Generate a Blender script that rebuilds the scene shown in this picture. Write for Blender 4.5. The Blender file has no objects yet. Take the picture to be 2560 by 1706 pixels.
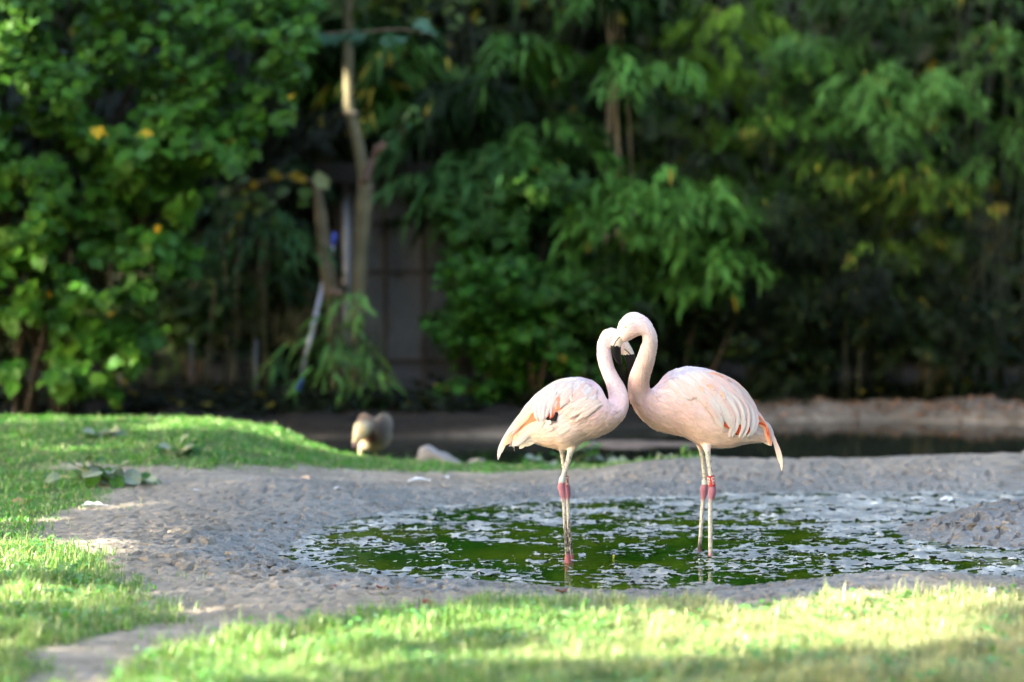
import bpy, math, random
import numpy as np
from mathutils import Vector, Matrix
from mathutils.bvhtree import BVHTree

# ------------------------------------------------------------------ camera, light, exposure
SC = bpy.context.scene
COL = SC.collection
CAM_H, FPX = 1.5, 85.0 / 36.0 * 2560.0
PITCH = math.atan((853.0 - 556.0) / FPX)
cam_d = bpy.data.cameras.new('camera')
cam = bpy.data.objects.new('camera', cam_d)
COL.objects.link(cam)
cam.location = (0, 0, CAM_H)
cam.rotation_euler = (math.pi / 2 - PITCH, 0, 0)
cam_d.lens, cam_d.sensor_width = 85.0, 36.0
cam_d.clip_end = 600.0
cam_d.dof.use_dof = True
cam_d.dof.focus_distance = 10.72
cam_d.dof.aperture_fstop = 1.08
SC.camera = cam

SUN = Vector((-0.80, -0.36, 0.45)).normalized()
wd = bpy.data.worlds.new('World')
SC.world = wd
wd.use_nodes = True
nt = wd.node_tree
nt.nodes.clear()
w_out = nt.nodes.new('ShaderNodeOutputWorld')
w_bg = nt.nodes.new('ShaderNodeBackground')
w_sky = nt.nodes.new('ShaderNodeTexSky')
w_sky.sky_type = 'NISHITA'
w_sky.sun_disc = False
w_sky.sun_elevation = math.asin(SUN.z)
w_sky.sun_rotation = math.atan2(SUN.x, SUN.y)
w_sky.air_density = 1.0
w_sky.dust_density = 3.0
w_sky.ozone_density = 1.0
w_bg.inputs['Strength'].default_value = 0.15
nt.links.new(w_sky.outputs[0], w_bg.inputs[0])
nt.links.new(w_bg.outputs[0], w_out.inputs[0])
sun_d = bpy.data.lights.new('sun', 'SUN')
sun_d.energy = 3.2
sun_d.angle = math.radians(0.5)
sun_d.color = (1.0, 0.95, 0.84)
sun = bpy.data.objects.new('sun', sun_d)
COL.objects.link(sun)
sun.rotation_euler = SUN.to_track_quat('Z', 'Y').to_euler()
sun.location = (-20, -10, 20)
VS = SC.view_settings
SC.display_settings.display_device = 'sRGB'
VS.view_transform = 'Standard'
VS.look = 'None'
VS.gamma = 1.0
VS.use_curve_mapping = False
VS.exposure = 3.75
VS.use_white_balance = True
VS.white_balance_temperature = 6900.0
VS.white_balance_tint = 3.0
SC.cycles.max_bounces = 6
SC.cycles.diffuse_bounces = 2
SC.cycles.glossy_bounces = 3
SC.cycles.transmission_bounces = 3
SC.cycles.sample_clamp_indirect = 6.0
SC.cycles.use_denoising = True

RNG = np.random.default_rng(7)
random.seed(7)

# ------------------------------------------------------------------ picture <-> place
def ray(px, py):
    u, v = (px - 1280.0) / FPX, (853.0 - py) / FPX
    c, s = math.cos(PITCH), math.sin(PITCH)
    return np.array([u, c + v * s, -s + v * c])

def at(px, py, Y):
    d = ray(px, py)
    return np.array([0, 0, CAM_H]) + d * (Y / d[1])

def proj(P):
    """world points (N,3) -> photo pixels (N,2)"""
    P = np.asarray(P, float)
    c, s = math.cos(PITCH), math.sin(PITCH)
    dz = P[:, 2] - CAM_H
    f = P[:, 1] * c - dz * s
    v = P[:, 1] * s + dz * c
    return np.stack([1280 + P[:, 0] / f * FPX, 853 - v / f * FPX], 1)

def ground_pt(px, py, z=0.05):
    d = ray(px, py)
    t = (z - CAM_H) / d[2]
    return np.array([0, 0, CAM_H]) + d * t

# ------------------------------------------------------------------ noise
_perm = np.random.default_rng(3).permutation(512)
def _h(ix, iy, seed):
    return _perm[(_perm[(ix + seed * 37) & 511] + iy) & 511]
def noise2(x, y, seed=0):
    x = np.asarray(x, float); y = np.asarray(y, float)
    ix = np.floor(x).astype(int); iy = np.floor(y).astype(int)
    fx, fy = x - ix, y - iy
    u = fx * fx * fx * (fx * (fx * 6 - 15) + 10); v = fy * fy * fy * (fy * (fy * 6 - 15) + 10)
    def g(jx, jy, dx, dy):
        a = _h(jx, jy, seed) * (2 * math.pi / 512.0)
        return np.cos(a) * dx + np.sin(a) * dy
    n00 = g(ix, iy, fx, fy); n10 = g(ix + 1, iy, fx - 1, fy)
    n01 = g(ix, iy + 1, fx, fy - 1); n11 = g(ix + 1, iy + 1, fx - 1, fy - 1)
    a = n00 + u * (n10 - n00); b = n01 + u * (n11 - n01)
    return 1.5 * (a + v * (b - a))
def fbm(x, y, oc=4, seed=0, gain=0.5):
    t = 0; a = 1.0; f = 1.0
    for i in range(oc):
        t = t + a * noise2(x * f + 17.3 * i, y * f - 9.1 * i, seed + i); a *= gain; f *= 2.03
    return t
def worley(x, y, seed=0):
    """distance gap to the second-nearest cell point, and a random number per cell"""
    x = np.asarray(x, float); y = np.asarray(y, float)
    ix = np.floor(x).astype(int); iy = np.floor(y).astype(int)
    f1 = np.full(x.shape, 9.0); f2 = np.full(x.shape, 9.0); cid = np.zeros(x.shape)
    for a in (-1, 0, 1):
        for b in (-1, 0, 1):
            jx, jy = ix + a, iy + b; h1 = _h(jx, jy, seed) / 512.0; h2 = _h(jx, jy, seed + 7) / 512.0; h3 = _h(jx, jy, seed + 13) / 512.0
            d = np.hypot(jx + h1 - x, jy + h2 - y); n = d < f1
            f2 = np.where(n, f1, np.minimum(f2, d)); cid = np.where(n, h3, cid); f1 = np.where(n, d, f1)
    return f2 - f1, cid
def smooth(a, b, x):
    t = np.clip((x - a) / (b - a), 0, 1)
    return t * t * (3 - 2 * t)

def poly_sd(poly, x, y):
    """signed distance to a polygon: positive outside"""
    x = np.asarray(x, float); y = np.asarray(y, float)
    sh = x.shape; x = x.ravel(); y = y.ravel()
    out = np.full(x.shape, 1e9); ins = np.zeros(x.shape, bool)
    n = len(poly)
    for i in range(n):
        ax, ay = poly[i]; bx, by = poly[(i + 1) % n]
        ex, ey = bx - ax, by - ay
        t = np.clip(((x - ax) * ex + (y - ay) * ey) / (ex * ex + ey * ey + 1e-12), 0, 1)
        out = np.minimum(out, (x - ax - t * ex) ** 2 + (y - ay - t * ey) ** 2)
        c = ((ay > y) != (by > y)) & (x < (bx - ax) * (y - ay) / ((by - ay) if by != ay else 1e-12) + ax)
        ins ^= c
    d = np.sqrt(out)
    return np.where(ins, -d, d).reshape(sh)

# ------------------------------------------------------------------ object helpers
def tag(o, label=None, cat=None, group=None, kind=None):
    if label: o['label'] = label
    if cat: o['category'] = cat
    if group: o['group'] = group
    if kind: o['kind'] = kind
    return o

def empty(name, loc=(0, 0, 0), rz=0.0):
    o = bpy.data.objects.new(name, None)
    o.location = loc; o.rotation_euler = (0, 0, rz); o.empty_display_size = 0.1
    COL.objects.link(o)
    return o

def np_mesh(name, V, F, mat=None, smooth_=True, **attrs):
    V = np.ascontiguousarray(V, dtype=np.float32)
    me = bpy.data.meshes.new(name)
    Fs = F if isinstance(F, list) else [F]
    Fs = [np.asarray(f, dtype=np.int32) for f in Fs if len(f)]
    loops = np.concatenate([f.ravel() for f in Fs])
    tot = np.concatenate([np.full(len(f), f.shape[1], np.int32) for f in Fs])
    start = np.concatenate([[0], np.cumsum(tot)[:-1]]).astype(np.int32)
    me.vertices.add(len(V)); me.vertices.foreach_set('co', V.ravel())
    me.loops.add(len(loops)); me.loops.foreach_set('vertex_index', loops)
    me.polygons.add(len(tot)); me.polygons.foreach_set('loop_start', start)
    me.polygons.foreach_set('use_smooth', np.full(len(tot), smooth_, bool))
    for k, a in attrs.items():
        a = np.asarray(a, dtype=np.float32)
        if a.ndim == 1:
            at_ = me.attributes.new(k, 'FLOAT', 'POINT'); at_.data.foreach_set('value', a)
        else:
            if a.shape[1] == 3: a = np.concatenate([a, np.ones((len(a), 1), np.float32)], 1)
            at_ = me.attributes.new(k, 'FLOAT_COLOR', 'POINT'); at_.data.foreach_set('color', np.ascontiguousarray(a).ravel())
    me.update(calc_edges=True)
    if mat: me.materials.append(mat)
    return me

def obj(name, me, parent=None, local=False):
    """link a mesh as ONE object; world-coordinate meshes keep their place under a parent"""
    o = bpy.data.objects.new(name, me)
    COL.objects.link(o)
    if parent is not None:
        o.parent = parent
        if not local:
            o.matrix_parent_inverse = parent.matrix_basis.inverted()
    return o

def solid_obj(name, me, label, cat, group=None):
    return tag(obj(name, me), label, cat, group)

class MB:
    """collects primitive shapes into one mesh"""
    def __init__(s): s.v = []; s.f = []; s.n = 0; s.c = []
    def add(s, V, F, c=None):
        V = np.asarray(V, float)
        s.v.append(V); s.f += [tuple(i + s.n for i in f) for f in F]; s.n += len(V)
        s.c.append(np.tile(np.asarray(c if c is not None else (1, 1, 1), float), (len(V), 1)) if np.ndim(c) < 2 else np.asarray(c))
    def box(s, lo, hi, c=None, bev=0.0):
        x0, y0, z0 = lo; x1, y1, z1 = hi
        V = [(x0, y0, z0), (x1, y0, z0), (x1, y1, z0), (x0, y1, z0), (x0, y0, z1), (x1, y0, z1), (x1, y1, z1), (x0, y1, z1)]
        s.add(V, [(0, 3, 2, 1), (4, 5, 6, 7), (0, 1, 5, 4), (1, 2, 6, 5), (2, 3, 7, 6), (3, 0, 4, 7)], c)
    def tube(s, P, R, k=10, c=None, caps=True):
        P = np.asarray(P, float); n = len(P)
        R = np.broadcast_to(np.asarray(R, float), (n,))
        T = np.gradient(P, axis=0); T /= np.linalg.norm(T, axis=1)[:, None] + 1e-12
        up = np.array([0, 1, 0]) if abs(T[0][1]) < 0.8 else np.array([1, 0, 0])
        V = []
        a = np.linspace(0, 2 * math.pi, k, endpoint=False)
        for i in range(n):
            x = np.cross(up, T[i]); x /= np.linalg.norm(x) + 1e-12
            y = np.cross(T[i], x); up = y if abs(np.dot(y, T[i])) < .5 else up
            V.append(P[i] + R[i] * (np.cos(a)[:, None] * x + np.sin(a)[:, None] * y))
        V = np.concatenate(V)
        F = [(i * k + j, i * k + (j + 1) % k, (i + 1) * k + (j + 1) % k, (i + 1) * k + j) for i in range(n - 1) for j in range(k)]
        if caps:
            F.append(tuple(range(k - 1, -1, -1))); F.append(tuple((n - 1) * k + j for j in range(k)))
        s.add(V, F, c if (c is None or np.ndim(c) < 2) else np.repeat(np.asarray(c), k, 0))
    def ellipsoid(s, ctr, axes, n=14, c=None, bump=0.0, seed=0):
        """axes: 3 vectors (rows), each a semi-axis"""
        ctr = np.asarray(ctr, float); A = np.asarray(axes, float)
        if A.ndim == 1: A = np.diag(A)
        V = []; F = []; m = 2 * n
        for i in range(n + 1):
            t = math.pi * i / n
            for j in range(m):
                p = 2 * math.pi * j / m
                d = np.array([math.sin(t) * math.cos(p), math.sin(t) * math.sin(p), math.cos(t)])
                r = 1 + (bump * float(noise2(d[0] * 2 + 5 + d[2] * 1.7, d[1] * 2 + 3 - d[2], seed)) if bump else 0)
                V.append(ctr + r * (d[0] * A[0] + d[1] * A[1] + d[2] * A[2]))
        for i in range(n):
            for j in range(m):
                F.append((i * m + j, (i + 1) * m + j, (i + 1) * m + (j + 1) % m, i * m + (j + 1) % m))
        s.add(V, F, c)
    def mesh(s, name, mat, smooth_=True):
        me = bpy.data.meshes.new(name)
        me.from_pydata([tuple(p) for p in np.concatenate(s.v)], [], s.f)
        a = me.attributes.new('col', 'FLOAT_COLOR', 'POINT')
        c = np.concatenate([np.concatenate(s.c), np.ones((s.n, 1))], 1).astype(np.float32)
        a.data.foreach_set('color', c.ravel())
        me.polygons.foreach_set('use_smooth', [smooth_] * len(me.polygons))
        if mat: me.materials.append(mat)
        me.update()
        return me

# ------------------------------------------------------------------ materials
def new_mat(name):
    m = bpy.data.materials.new(name); m.use_nodes = True
    t = m.node_tree; t.nodes.clear()
    o = t.nodes.new('ShaderNodeOutputMaterial')
    p = t.nodes.new('ShaderNodeBsdfPrincipled')
    t.links.new(p.outputs[0], o.inputs[0])
    return m, t, p, o

def attr_mat(name, rough=0.6, spec=0.3, noise=0.0, nscale=30.0, bump=0.0, bscale=80.0, transl=0.0, metallic=0.0,
             flat=None, sheen=0.0, stretch=None, coat=0.0):
    """base colour from the mesh's own colour attribute (or one flat colour), broken up by noise"""
    m, t, p, o = new_mat(name)
    N, L = t.nodes, t.links
    if flat is None:
        a = N.new('ShaderNodeAttribute'); a.attribute_name = 'col'; csock = a.outputs['Color']
    else:
        r = N.new('ShaderNodeRGB'); r.outputs[0].default_value = (*flat, 1); csock = r.outputs[0]
    tc = N.new('ShaderNodeTexCoord')
    co = tc.outputs['Object']
    if stretch:
        mp = N.new('ShaderNodeMapping'); mp.inputs['Scale'].default_value = stretch
        L.new(co, mp.inputs[0]); co = mp.outputs[0]
    if noise > 0:
        n = N.new('ShaderNodeTexNoise'); n.inputs['Scale'].default_value = nscale; n.inputs['Detail'].default_value = 5
        L.new(co, n.inputs['Vector'])
        mr = N.new('ShaderNodeMapRange'); mr.inputs['From Min'].default_value = 0.3; mr.inputs['From Max'].default_value = 0.7
        mr.inputs['To Min'].default_value = 1 - noise; mr.inputs['To Max'].default_value = 1 + noise
        L.new(n.outputs['Fac'], mr.inputs['Value'])
        mx = N.new('ShaderNodeVectorMath'); mx.operation = 'SCALE'
        L.new(csock, mx.inputs[0]); L.new(mr.outputs[0], mx.inputs['Scale']); csock = mx.outputs[0]
    L.new(csock, p.inputs['Base Color'])
    p.inputs['Roughness'].default_value = rough
    p.inputs['Specular IOR Level'].default_value = spec
    p.inputs['Metallic'].default_value = metallic
    if sheen: p.inputs['Sheen Weight'].default_value = sheen; p.inputs['Sheen Roughness'].default_value = 0.5
    if coat: p.inputs['Coat Weight'].default_value = coat; p.inputs['Coat Roughness'].default_value = 0.15
    if bump > 0:
        n2 = N.new('ShaderNodeTexNoise'); n2.inputs['Scale'].default_value = bscale; n2.inputs['Detail'].default_value = 6
        L.new(co, n2.inputs['Vector'])
        b = N.new('ShaderNodeBump'); b.inputs['Strength'].default_value = bump; b.inputs['Distance'].default_value = 0.01
        L.new(n2.outputs['Fac'], b.inputs['Height']); L.new(b.outputs[0], p.inputs['Normal'])
    if transl > 0:
        tr = N.new('ShaderNodeBsdfTranslucent'); ms = N.new('ShaderNodeMixShader'); ms.inputs[0].default_value = transl
        hs = N.new('ShaderNodeHueSaturation'); hs.inputs['Hue'].default_value = 0.485; hs.inputs['Saturation'].default_value = 1.1; hs.inputs['Value'].default_value = 1.5
        if name.startswith('feather'): hs.inputs['Hue'].default_value = 0.5; hs.inputs['Value'].default_value = 1.0; hs.inputs['Saturation'].default_value = 1.0
        L.new(csock, hs.inputs['Color']); L.new(hs.outputs[0], tr.inputs['Color'])
        L.new(p.outputs[0], ms.inputs[1]); L.new(tr.outputs[0], ms.inputs[2]); L.new(ms.outputs[0], o.inputs[0])
    return m

M_LEAF = attr_mat('leaf', rough=0.5, spec=0.09, transl=0.16)
M_GRASS = attr_mat('grass_blade', rough=0.42, spec=0.45, transl=0.35)
M_BARK = attr_mat('bark', rough=0.9, spec=0.2, noise=0.35, nscale=9, bump=0.7, bscale=28, stretch=(1, 1, 0.25))
M_CULM = attr_mat('culm', rough=0.5, spec=0.4, noise=0.2, nscale=14)
M_PLUM = attr_mat('plumage', rough=0.8, spec=0.1, noise=0.04, nscale=60, bump=0.12, bscale=220, sheen=0.15)
M_FEATHER = attr_mat('feather_vane', rough=0.65, spec=0.2, noise=0.05, nscale=120, transl=0.18)
M_BEAK = attr_mat('beak', rough=0.30, spec=0.20, noise=0.08, nscale=90, bump=0.1, bscale=200)
M_STONE = attr_mat('stone', rough=0.85, spec=0.25, noise=0.2, nscale=14, bump=0.6, bscale=40)
M_METAL = attr_mat('galvanised_metal', rough=0.45, spec=0.5, noise=0.12, nscale=20, metallic=0.3)
M_WOOD = attr_mat('timber', rough=0.8, spec=0.25, noise=0.25, nscale=8, bump=0.3, bscale=40, stretch=(1, 1, 0.15))
M_PLASTIC = attr_mat('plastic', rough=0.4, spec=0.5, noise=0.05)
M_PAPER = attr_mat('dry_leaf', rough=0.8, spec=0.2, noise=0.2, nscale=60, transl=0.2)
# ------------------------------------------------------------------ ground
def gp(pts, z=0.04):
    return [tuple(ground_pt(a, b, z)[:2]) for a, b in pts]
POND = gp([(690, 1393), (740, 1358), (800, 1325), (870, 1300), (980, 1282), (1090, 1268), (1260, 1256), (1470, 1247),
           (1700, 1242), (1900, 1234), (2150, 1230), (2400, 1232), (2650, 1228), (3000, 1232), (3050, 1300), (3000, 1440),
           (2700, 1452), (2480, 1446), (2330, 1438), (2200, 1434), (2110, 1441), (2010, 1460), (1850, 1473), (1700, 1479),
           (1523, 1478), (1390, 1468), (1251, 1456), (1100, 1450), (980, 1445), (860, 1434), (762, 1420)], 0.0)
G_MOUND = gp([(60, 1355), (90, 1305), (200, 1273), (240, 1230), (150, 1195), (380, 1203), (570, 1196), (740, 1180), (850, 1172),
              (980, 1168), (1180, 1170), (1400, 1163), (1600, 1163), (1730, 1160)], 0.05)
G_MOUND = [(-6.5, 10.9)] + G_MOUND + [(1.25, 14.95), (0.2, 15.1), (-0.7, 15.5), (-1.4, 16.3), (-2.2, 17.4), (-7, 17.6)]
G_LEFT = gp([(100, 1372), (150, 1380), (220, 1408), (300, 1440), (370, 1490), (405, 1545), (330, 1580), (225, 1600), (160, 1625),
             (100, 1650), (95, 1720)], 0.05)
G_LEFT = [(-6.5, 11.0)] + G_LEFT + [(-1.75, 6.0), (-6.5, 6.0)]
G_FRONT = gp([(345, 1720), (390, 1645), (490, 1605), (650, 1568), (870, 1545), (1030, 1520), (1190, 1503), (1400, 1506),
              (1530, 1500), (1740, 1512), (1900, 1524), (2110, 1512), (2280, 1496), (2570, 1500)], 0.05)
G_FRONT = G_FRONT + [(4.5, 9.3), (6, 9.3), (6, 4.5), (-1.45, 4.5), (-1.45, 7.4)]
# rear pond: open outline towards the planting
BACK = [(-6.5, 17.9), (-2.0, 17.6), (-0.9, 17.5), (0.1, 17.8), (0.9, 18.4), (1.6, 18.9), (3.0, 19.0), (4.2, 18.6), (7, 18.6)]
BX = np.array([p[0] for p in BACK]); BY = np.array([p[1] for p in BACK])
NX = np.array([-7, -2.6, -1.7, -1.2, -0.6, 0.6, 1.4, 2.4, 3.0, 3.4, 7.0])      # near shore of the rear pond
NY = np.array([17.75, 17.45, 16.3, 15.6, 15.3, 14.95, 14.85, 14.85, 14.95, 16.0, 17.4])
WATER_BACK = -0.05

def height(x, y, micro=True):
    x = np.asarray(x, float); y = np.asarray(y, float)
    d = poly_sd(POND, x, y)
    z = np.where(d > 0, (0.05 - 0.028 * smooth(12.6, 14.0, y) * smooth(1.0, 0.0, x)) * (1 - np.exp(-np.maximum(d, 0) / 0.30)), -0.07 * (1 - np.exp(np.minimum(d, 0) / 0.25)))
    # grassy rise on the left, mud bank behind the pond on the right, small ridges
    z = z + 0.22 * smooth(-0.80, -2.1, x) * smooth(12.3, 14.9, y) * (1 - smooth(15.4, 17.2, y))
    bank = smooth(0.25, 1.2, x) * smooth(13.35, 13.95, y) * (1 - smooth(14.3, 14.9, y))
    z = z + 0.065 * bank
    z = z + 0.055 * np.exp(-((x + 1.2) / 0.5) ** 2 - ((y - 12.95) / 0.4) ** 2)
    r = ((x - 2.72) / 0.78) ** 2 + ((y - 11.6) / 0.62) ** 2
    lump = np.exp(-r ** 1.6)
    z = z + 0.21 * lump
    z = z + 0.03 * np.exp(-((x - 1.55) / 0.6) ** 2 - ((y - 9.72) / 0.35) ** 2)
    # fall to the rear pond and the bank beyond it
    ny = np.interp(x, NX, NY); by = np.interp(x, BX, BY)
    dn = y - ny; db = by - y
    fall = smooth(-0.35, 0.45, dn)
    rise = smooth(-0.55, 0.12, -db)
    z = z * (1 - fall * 1.0) + (-0.22) * fall
    z = np.where(dn > -0.35, z * (1 - rise) + (0.05 + 0.06 * smooth(0.3, 2.0, y - by)) * rise, z)
    # mud shelf in the rear pond
    sh = np.exp(-(((x - 1.05) / 1.25) ** 4 + ((y - 16.75) / 0.95) ** 4)) * fall
    z = z + sh * (0.188 + 0.03 * fbm(x * 0.5, y * 1.3, 3, 31) - 0.05 * np.exp(-((y - 16.2) / 0.14) ** 2))
    # right shore with leaf litter
    z = z + 0.05 * fbm(x * 2.3, y * 3.1, 4, 35) * smooth(-0.1, 0.25, -db) * (dn > 0)
    z = z + 0.03 * fbm(x * 0.35, y * 0.35, 3, 5) * smooth(0.05, 0.4, np.abs(d))
    if micro:
        near = np.exp(-np.maximum(d, 0) / 0.55) * (d > -0.3)
        gr = np.minimum(np.minimum(poly_sd(G_LEFT, x, y), poly_sd(G_FRONT, x, y)), poly_sd(G_MOUND, x, y))
        mud = smooth(-0.1, 0.15, gr) * (1 - 0.8 * fall)
        clod = np.exp(-((x + 1.15) / 0.5) ** 2 - ((y - 10.75) / 0.6) ** 2)
        clod = clod + 0.8 * np.exp(-((x + 0.6) / 0.4) ** 2 - ((y - 9.95) / 0.25) ** 2) + 1.3 * lump + 0.22 * bank
        amp = 0.0016 + 0.0052 * near + 0.015 * clod + 0.004 * np.exp(-((d - 0.5) / 0.6) ** 2)
        n1 = fbm(x * 9, y * 7, 3, 11)
        n2 = 1 - np.abs(fbm(x * 16, y * 12, 3, 17)) * 2.2
        pit = smooth(0.36, 0.52, fbm(x * 22, y * 12, 3, 23))
        z = z + mud * amp * (n1 * 0.35 + n2 * 0.3 - pit * 2.6)
        wx, wy = x + 0.02 * fbm(x * 14, y * 14, 2, 45), y + 0.02 * fbm(x * 14, y * 14, 2, 47)
        e1_, c1_ = worley(wx * 15, wy * 11, 2); e2_, c2_ = worley(wx * 34, wy * 26, 5)
        rough = (0.25 + 0.75 * smooth(-0.2, 0.35, fbm(x * 2.2, y * 2.2, 2, 49)))
        ca = (0.003 * np.exp(-np.maximum(d, 0) / 0.6) * (d > -0.25) + 0.018 * clod + 0.0006) * rough
        z = z + mud * ca * (smooth(0.0, 0.12, e1_) * c1_ ** 1.5 * 1.9 - 0.5 + 0.45 * smooth(0.0, 0.2, e2_) * c2_)
        z = z + mud * (0.0022 + 0.0035 * near) * fbm(x * 34, y * 27, 3, 41, 0.6)
    return z

def axis(segs):
    out = []
    for a, b, st in segs:
        out.append(np.arange(a, b, st))
    return np.concatenate(out + [[segs[-1][1]]])
gx = axis([(-220, -60, 40), (-60, -14, 6), (-14, -4.6, 0.6), (-4.6, -2.4, 0.06), (-2.4, 2.75, 0.0095), (2.75, 5, 0.06), (5, 14, 0.6), (14, 60, 6), (60, 220, 40)])
gy = axis([(-220, -60, 40), (-60, -6, 6), (-6, 7, 0.5), (7, 8.6, 0.05), (8.6, 9.5, 0.02), (9.5, 12.6, 0.0085), (12.6, 15.3, 0.016), (15.3, 19.6, 0.06), (19.6, 26, 0.4), (26, 60, 5), (60, 220, 40)])
GX, GY = np.meshgrid(gx, gy)
GZ = height(GX, GY)
nxg, nyg = len(gx), len(gy)
d_p = poly_sd(POND, GX, GY)
d_g = np.minimum(np.minimum(poly_sd(G_LEFT, GX, GY), poly_sd(G_FRONT, GX, GY)), poly_sd(G_MOUND, GX, GY))
wob = 0.12 * fbm(GX * 3, GY * 3, 3, 51)
wet = smooth(0.75, 0.1, d_p + wob * 1.6)
wet = np.maximum(wet, 0.55 * smooth(0.2, 1.0, GX) * smooth(12.6, 13.3, GY) * smooth(15.2, 14.6, GY))
wet = np.maximum(wet, smooth(2.0, 2.3, GX) * smooth(10.6, 10.9, GY) * smooth(12.8, 12.4, GY) * 0.75)
wet = np.maximum(wet, 0.75 * np.exp(-((GX + 1.15) / 0.7) ** 2 - ((GY - 12.6) / 0.9) ** 2))
grass_m = smooth(0.06, -0.08, d_g + wob)
ny_ = np.interp(GX, NX, NY); back_m = smooth(-0.1, 0.3, GY - ny_)
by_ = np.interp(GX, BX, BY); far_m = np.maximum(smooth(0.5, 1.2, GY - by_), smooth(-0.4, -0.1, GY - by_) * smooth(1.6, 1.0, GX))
dry = np.array([0.205, 0.166, 0.130]); wetc = np.array([0.118, 0.100, 0.082]); soil = np.array([0.070, 0.085, 0.030])
shelf = np.array([0.12, 0.088, 0.072]); litter = np.array([0.012, 0.009, 0.007]); shore = np.array([0.15, 0.125, 0.105])  # litter tone is darkened to carry the shade under the planting
gc = dry + (wetc - dry) * wet[..., None]
gc = gc * (1 + 0.22 * fbm(GX * 1.7, GY * 1.7, 4, 61))[..., None]
_l = np.exp(-((((GX - 2.72) / 0.85) ** 2 + ((GY - 11.6) / 0.7) ** 2) ** 1.6)); gc = gc + (np.array([0.062, 0.055, 0.050]) - gc) * (_l * 0.85)[..., None]
gc = gc + (soil - gc) * grass_m[..., None]
gc = gc + (shelf - gc) * (back_m * (GY < by_ - 0.3))[..., None]
gc = gc + (shore * (0.8 + 0.3 * fbm(GX * 2.2, GY * 2.2, 3, 67))[..., None] - gc) * (smooth(-0.35, -0.1, GY - by_) * smooth(1.2, 1.9, GX))[..., None]
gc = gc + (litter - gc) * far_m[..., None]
_e, _c = worley(GX * 15, GY * 11, 2); gc = gc * (1 + (0.10 * (_c - 0.5)) * (1 - grass_m) * (d_p < 1.6))[..., None]
gc = np.clip(gc, 0.004, 0.6)
idx = np.arange(nxg * nyg).reshape(nyg, nxg)
GF = np.stack([idx[:-1, :-1], idx[:-1, 1:], idx[1:, 1:], idx[1:, :-1]], -1).reshape(-1, 4)

M_GROUND, t_, p_, o_ = new_mat('mud_and_soil')
N, L = t_.nodes, t_.links
a1 = N.new('ShaderNodeAttribute'); a1.attribute_name = 'col'
a2 = N.new('ShaderNodeAttribute'); a2.attribute_name = 'wet'
tc = N.new('ShaderNodeTexCoord')
n1 = N.new('ShaderNodeTexNoise'); n1.inputs['Scale'].default_value = 11; n1.inputs['Detail'].default_value = 7; n1.inputs['Roughness'].default_value = 0.65
L.new(tc.outputs['Object'], n1.inputs['Vector'])
mr = N.new('ShaderNodeMapRange'); mr.inputs['From Min'].default_value = 0.32; mr.inputs['From Max'].default_value = 0.68
mr.inputs['To Min'].default_value = 0.66; mr.inputs['To Max'].default_value = 1.35
L.new(n1.outputs['Fac'], mr.inputs['Value'])
sc_ = N.new('ShaderNodeVectorMath'); sc_.operation = 'SCALE'
L.new(a1.outputs['Color'], sc_.inputs[0]); L.new(mr.outputs[0], sc_.inputs['Scale'])
L.new(sc_.outputs[0], p_.inputs['Base Color'])
mw = N.new('ShaderNodeMapRange'); mw.inputs['To Min'].default_value = 0.92; mw.inputs['To Max'].default_value = 0.30
L.new(a2.outputs['Fac'], mw.inputs['Value'])
nr = N.new('ShaderNodeTexNoise'); nr.inputs['Scale'].default_value = 9; nr.inputs['Detail'].default_value = 4
L.new(tc.outputs['Object'], nr.inputs['Vector'])
ad = N.new('ShaderNodeMath'); ad.operation = 'MULTIPLY_ADD'; ad.inputs[1].default_value = 0.35; ad.inputs[2].default_value = -0.17
L.new(nr.outputs['Fac'], ad.inputs[0])
ad2 = N.new('ShaderNodeMath'); ad2.operation = 'ADD'; ad2.use_clamp = True
L.new(mw.outputs[0], ad2.inputs[0]); L.new(ad.outputs[0], ad2.inputs[1]); L.new(ad2.outputs[0], p_.inputs['Roughness'])
ms_ = N.new('ShaderNodeMapRange'); ms_.inputs['To Min'].default_value = 0.15; ms_.inputs['To Max'].default_value = 0.5
L.new(a2.outputs['Fac'], ms_.inputs['Value']); L.new(ms_.outputs[0], p_.inputs['Specular IOR Level'])
nb = N.new('ShaderNodeTexNoise'); nb.inputs['Scale'].default_value = 75; nb.inputs['Detail'].default_value = 6; nb.inputs['Roughness'].default_value = 0.6
L.new(tc.outputs['Object'], nb.inputs['Vector'])
bp = N.new('ShaderNodeBump'); bp.inputs['Strength'].default_value = 0.6; bp.inputs['Distance'].default_value = 0.012
L.new(nb.outputs['Fac'], bp.inputs['Height']); L.new(bp.outputs[0], p_.inputs['Normal'])

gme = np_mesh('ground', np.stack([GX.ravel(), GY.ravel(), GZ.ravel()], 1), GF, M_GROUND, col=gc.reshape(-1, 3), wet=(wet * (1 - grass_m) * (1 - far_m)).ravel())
tag(obj('ground', gme), kind='structure')

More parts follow.
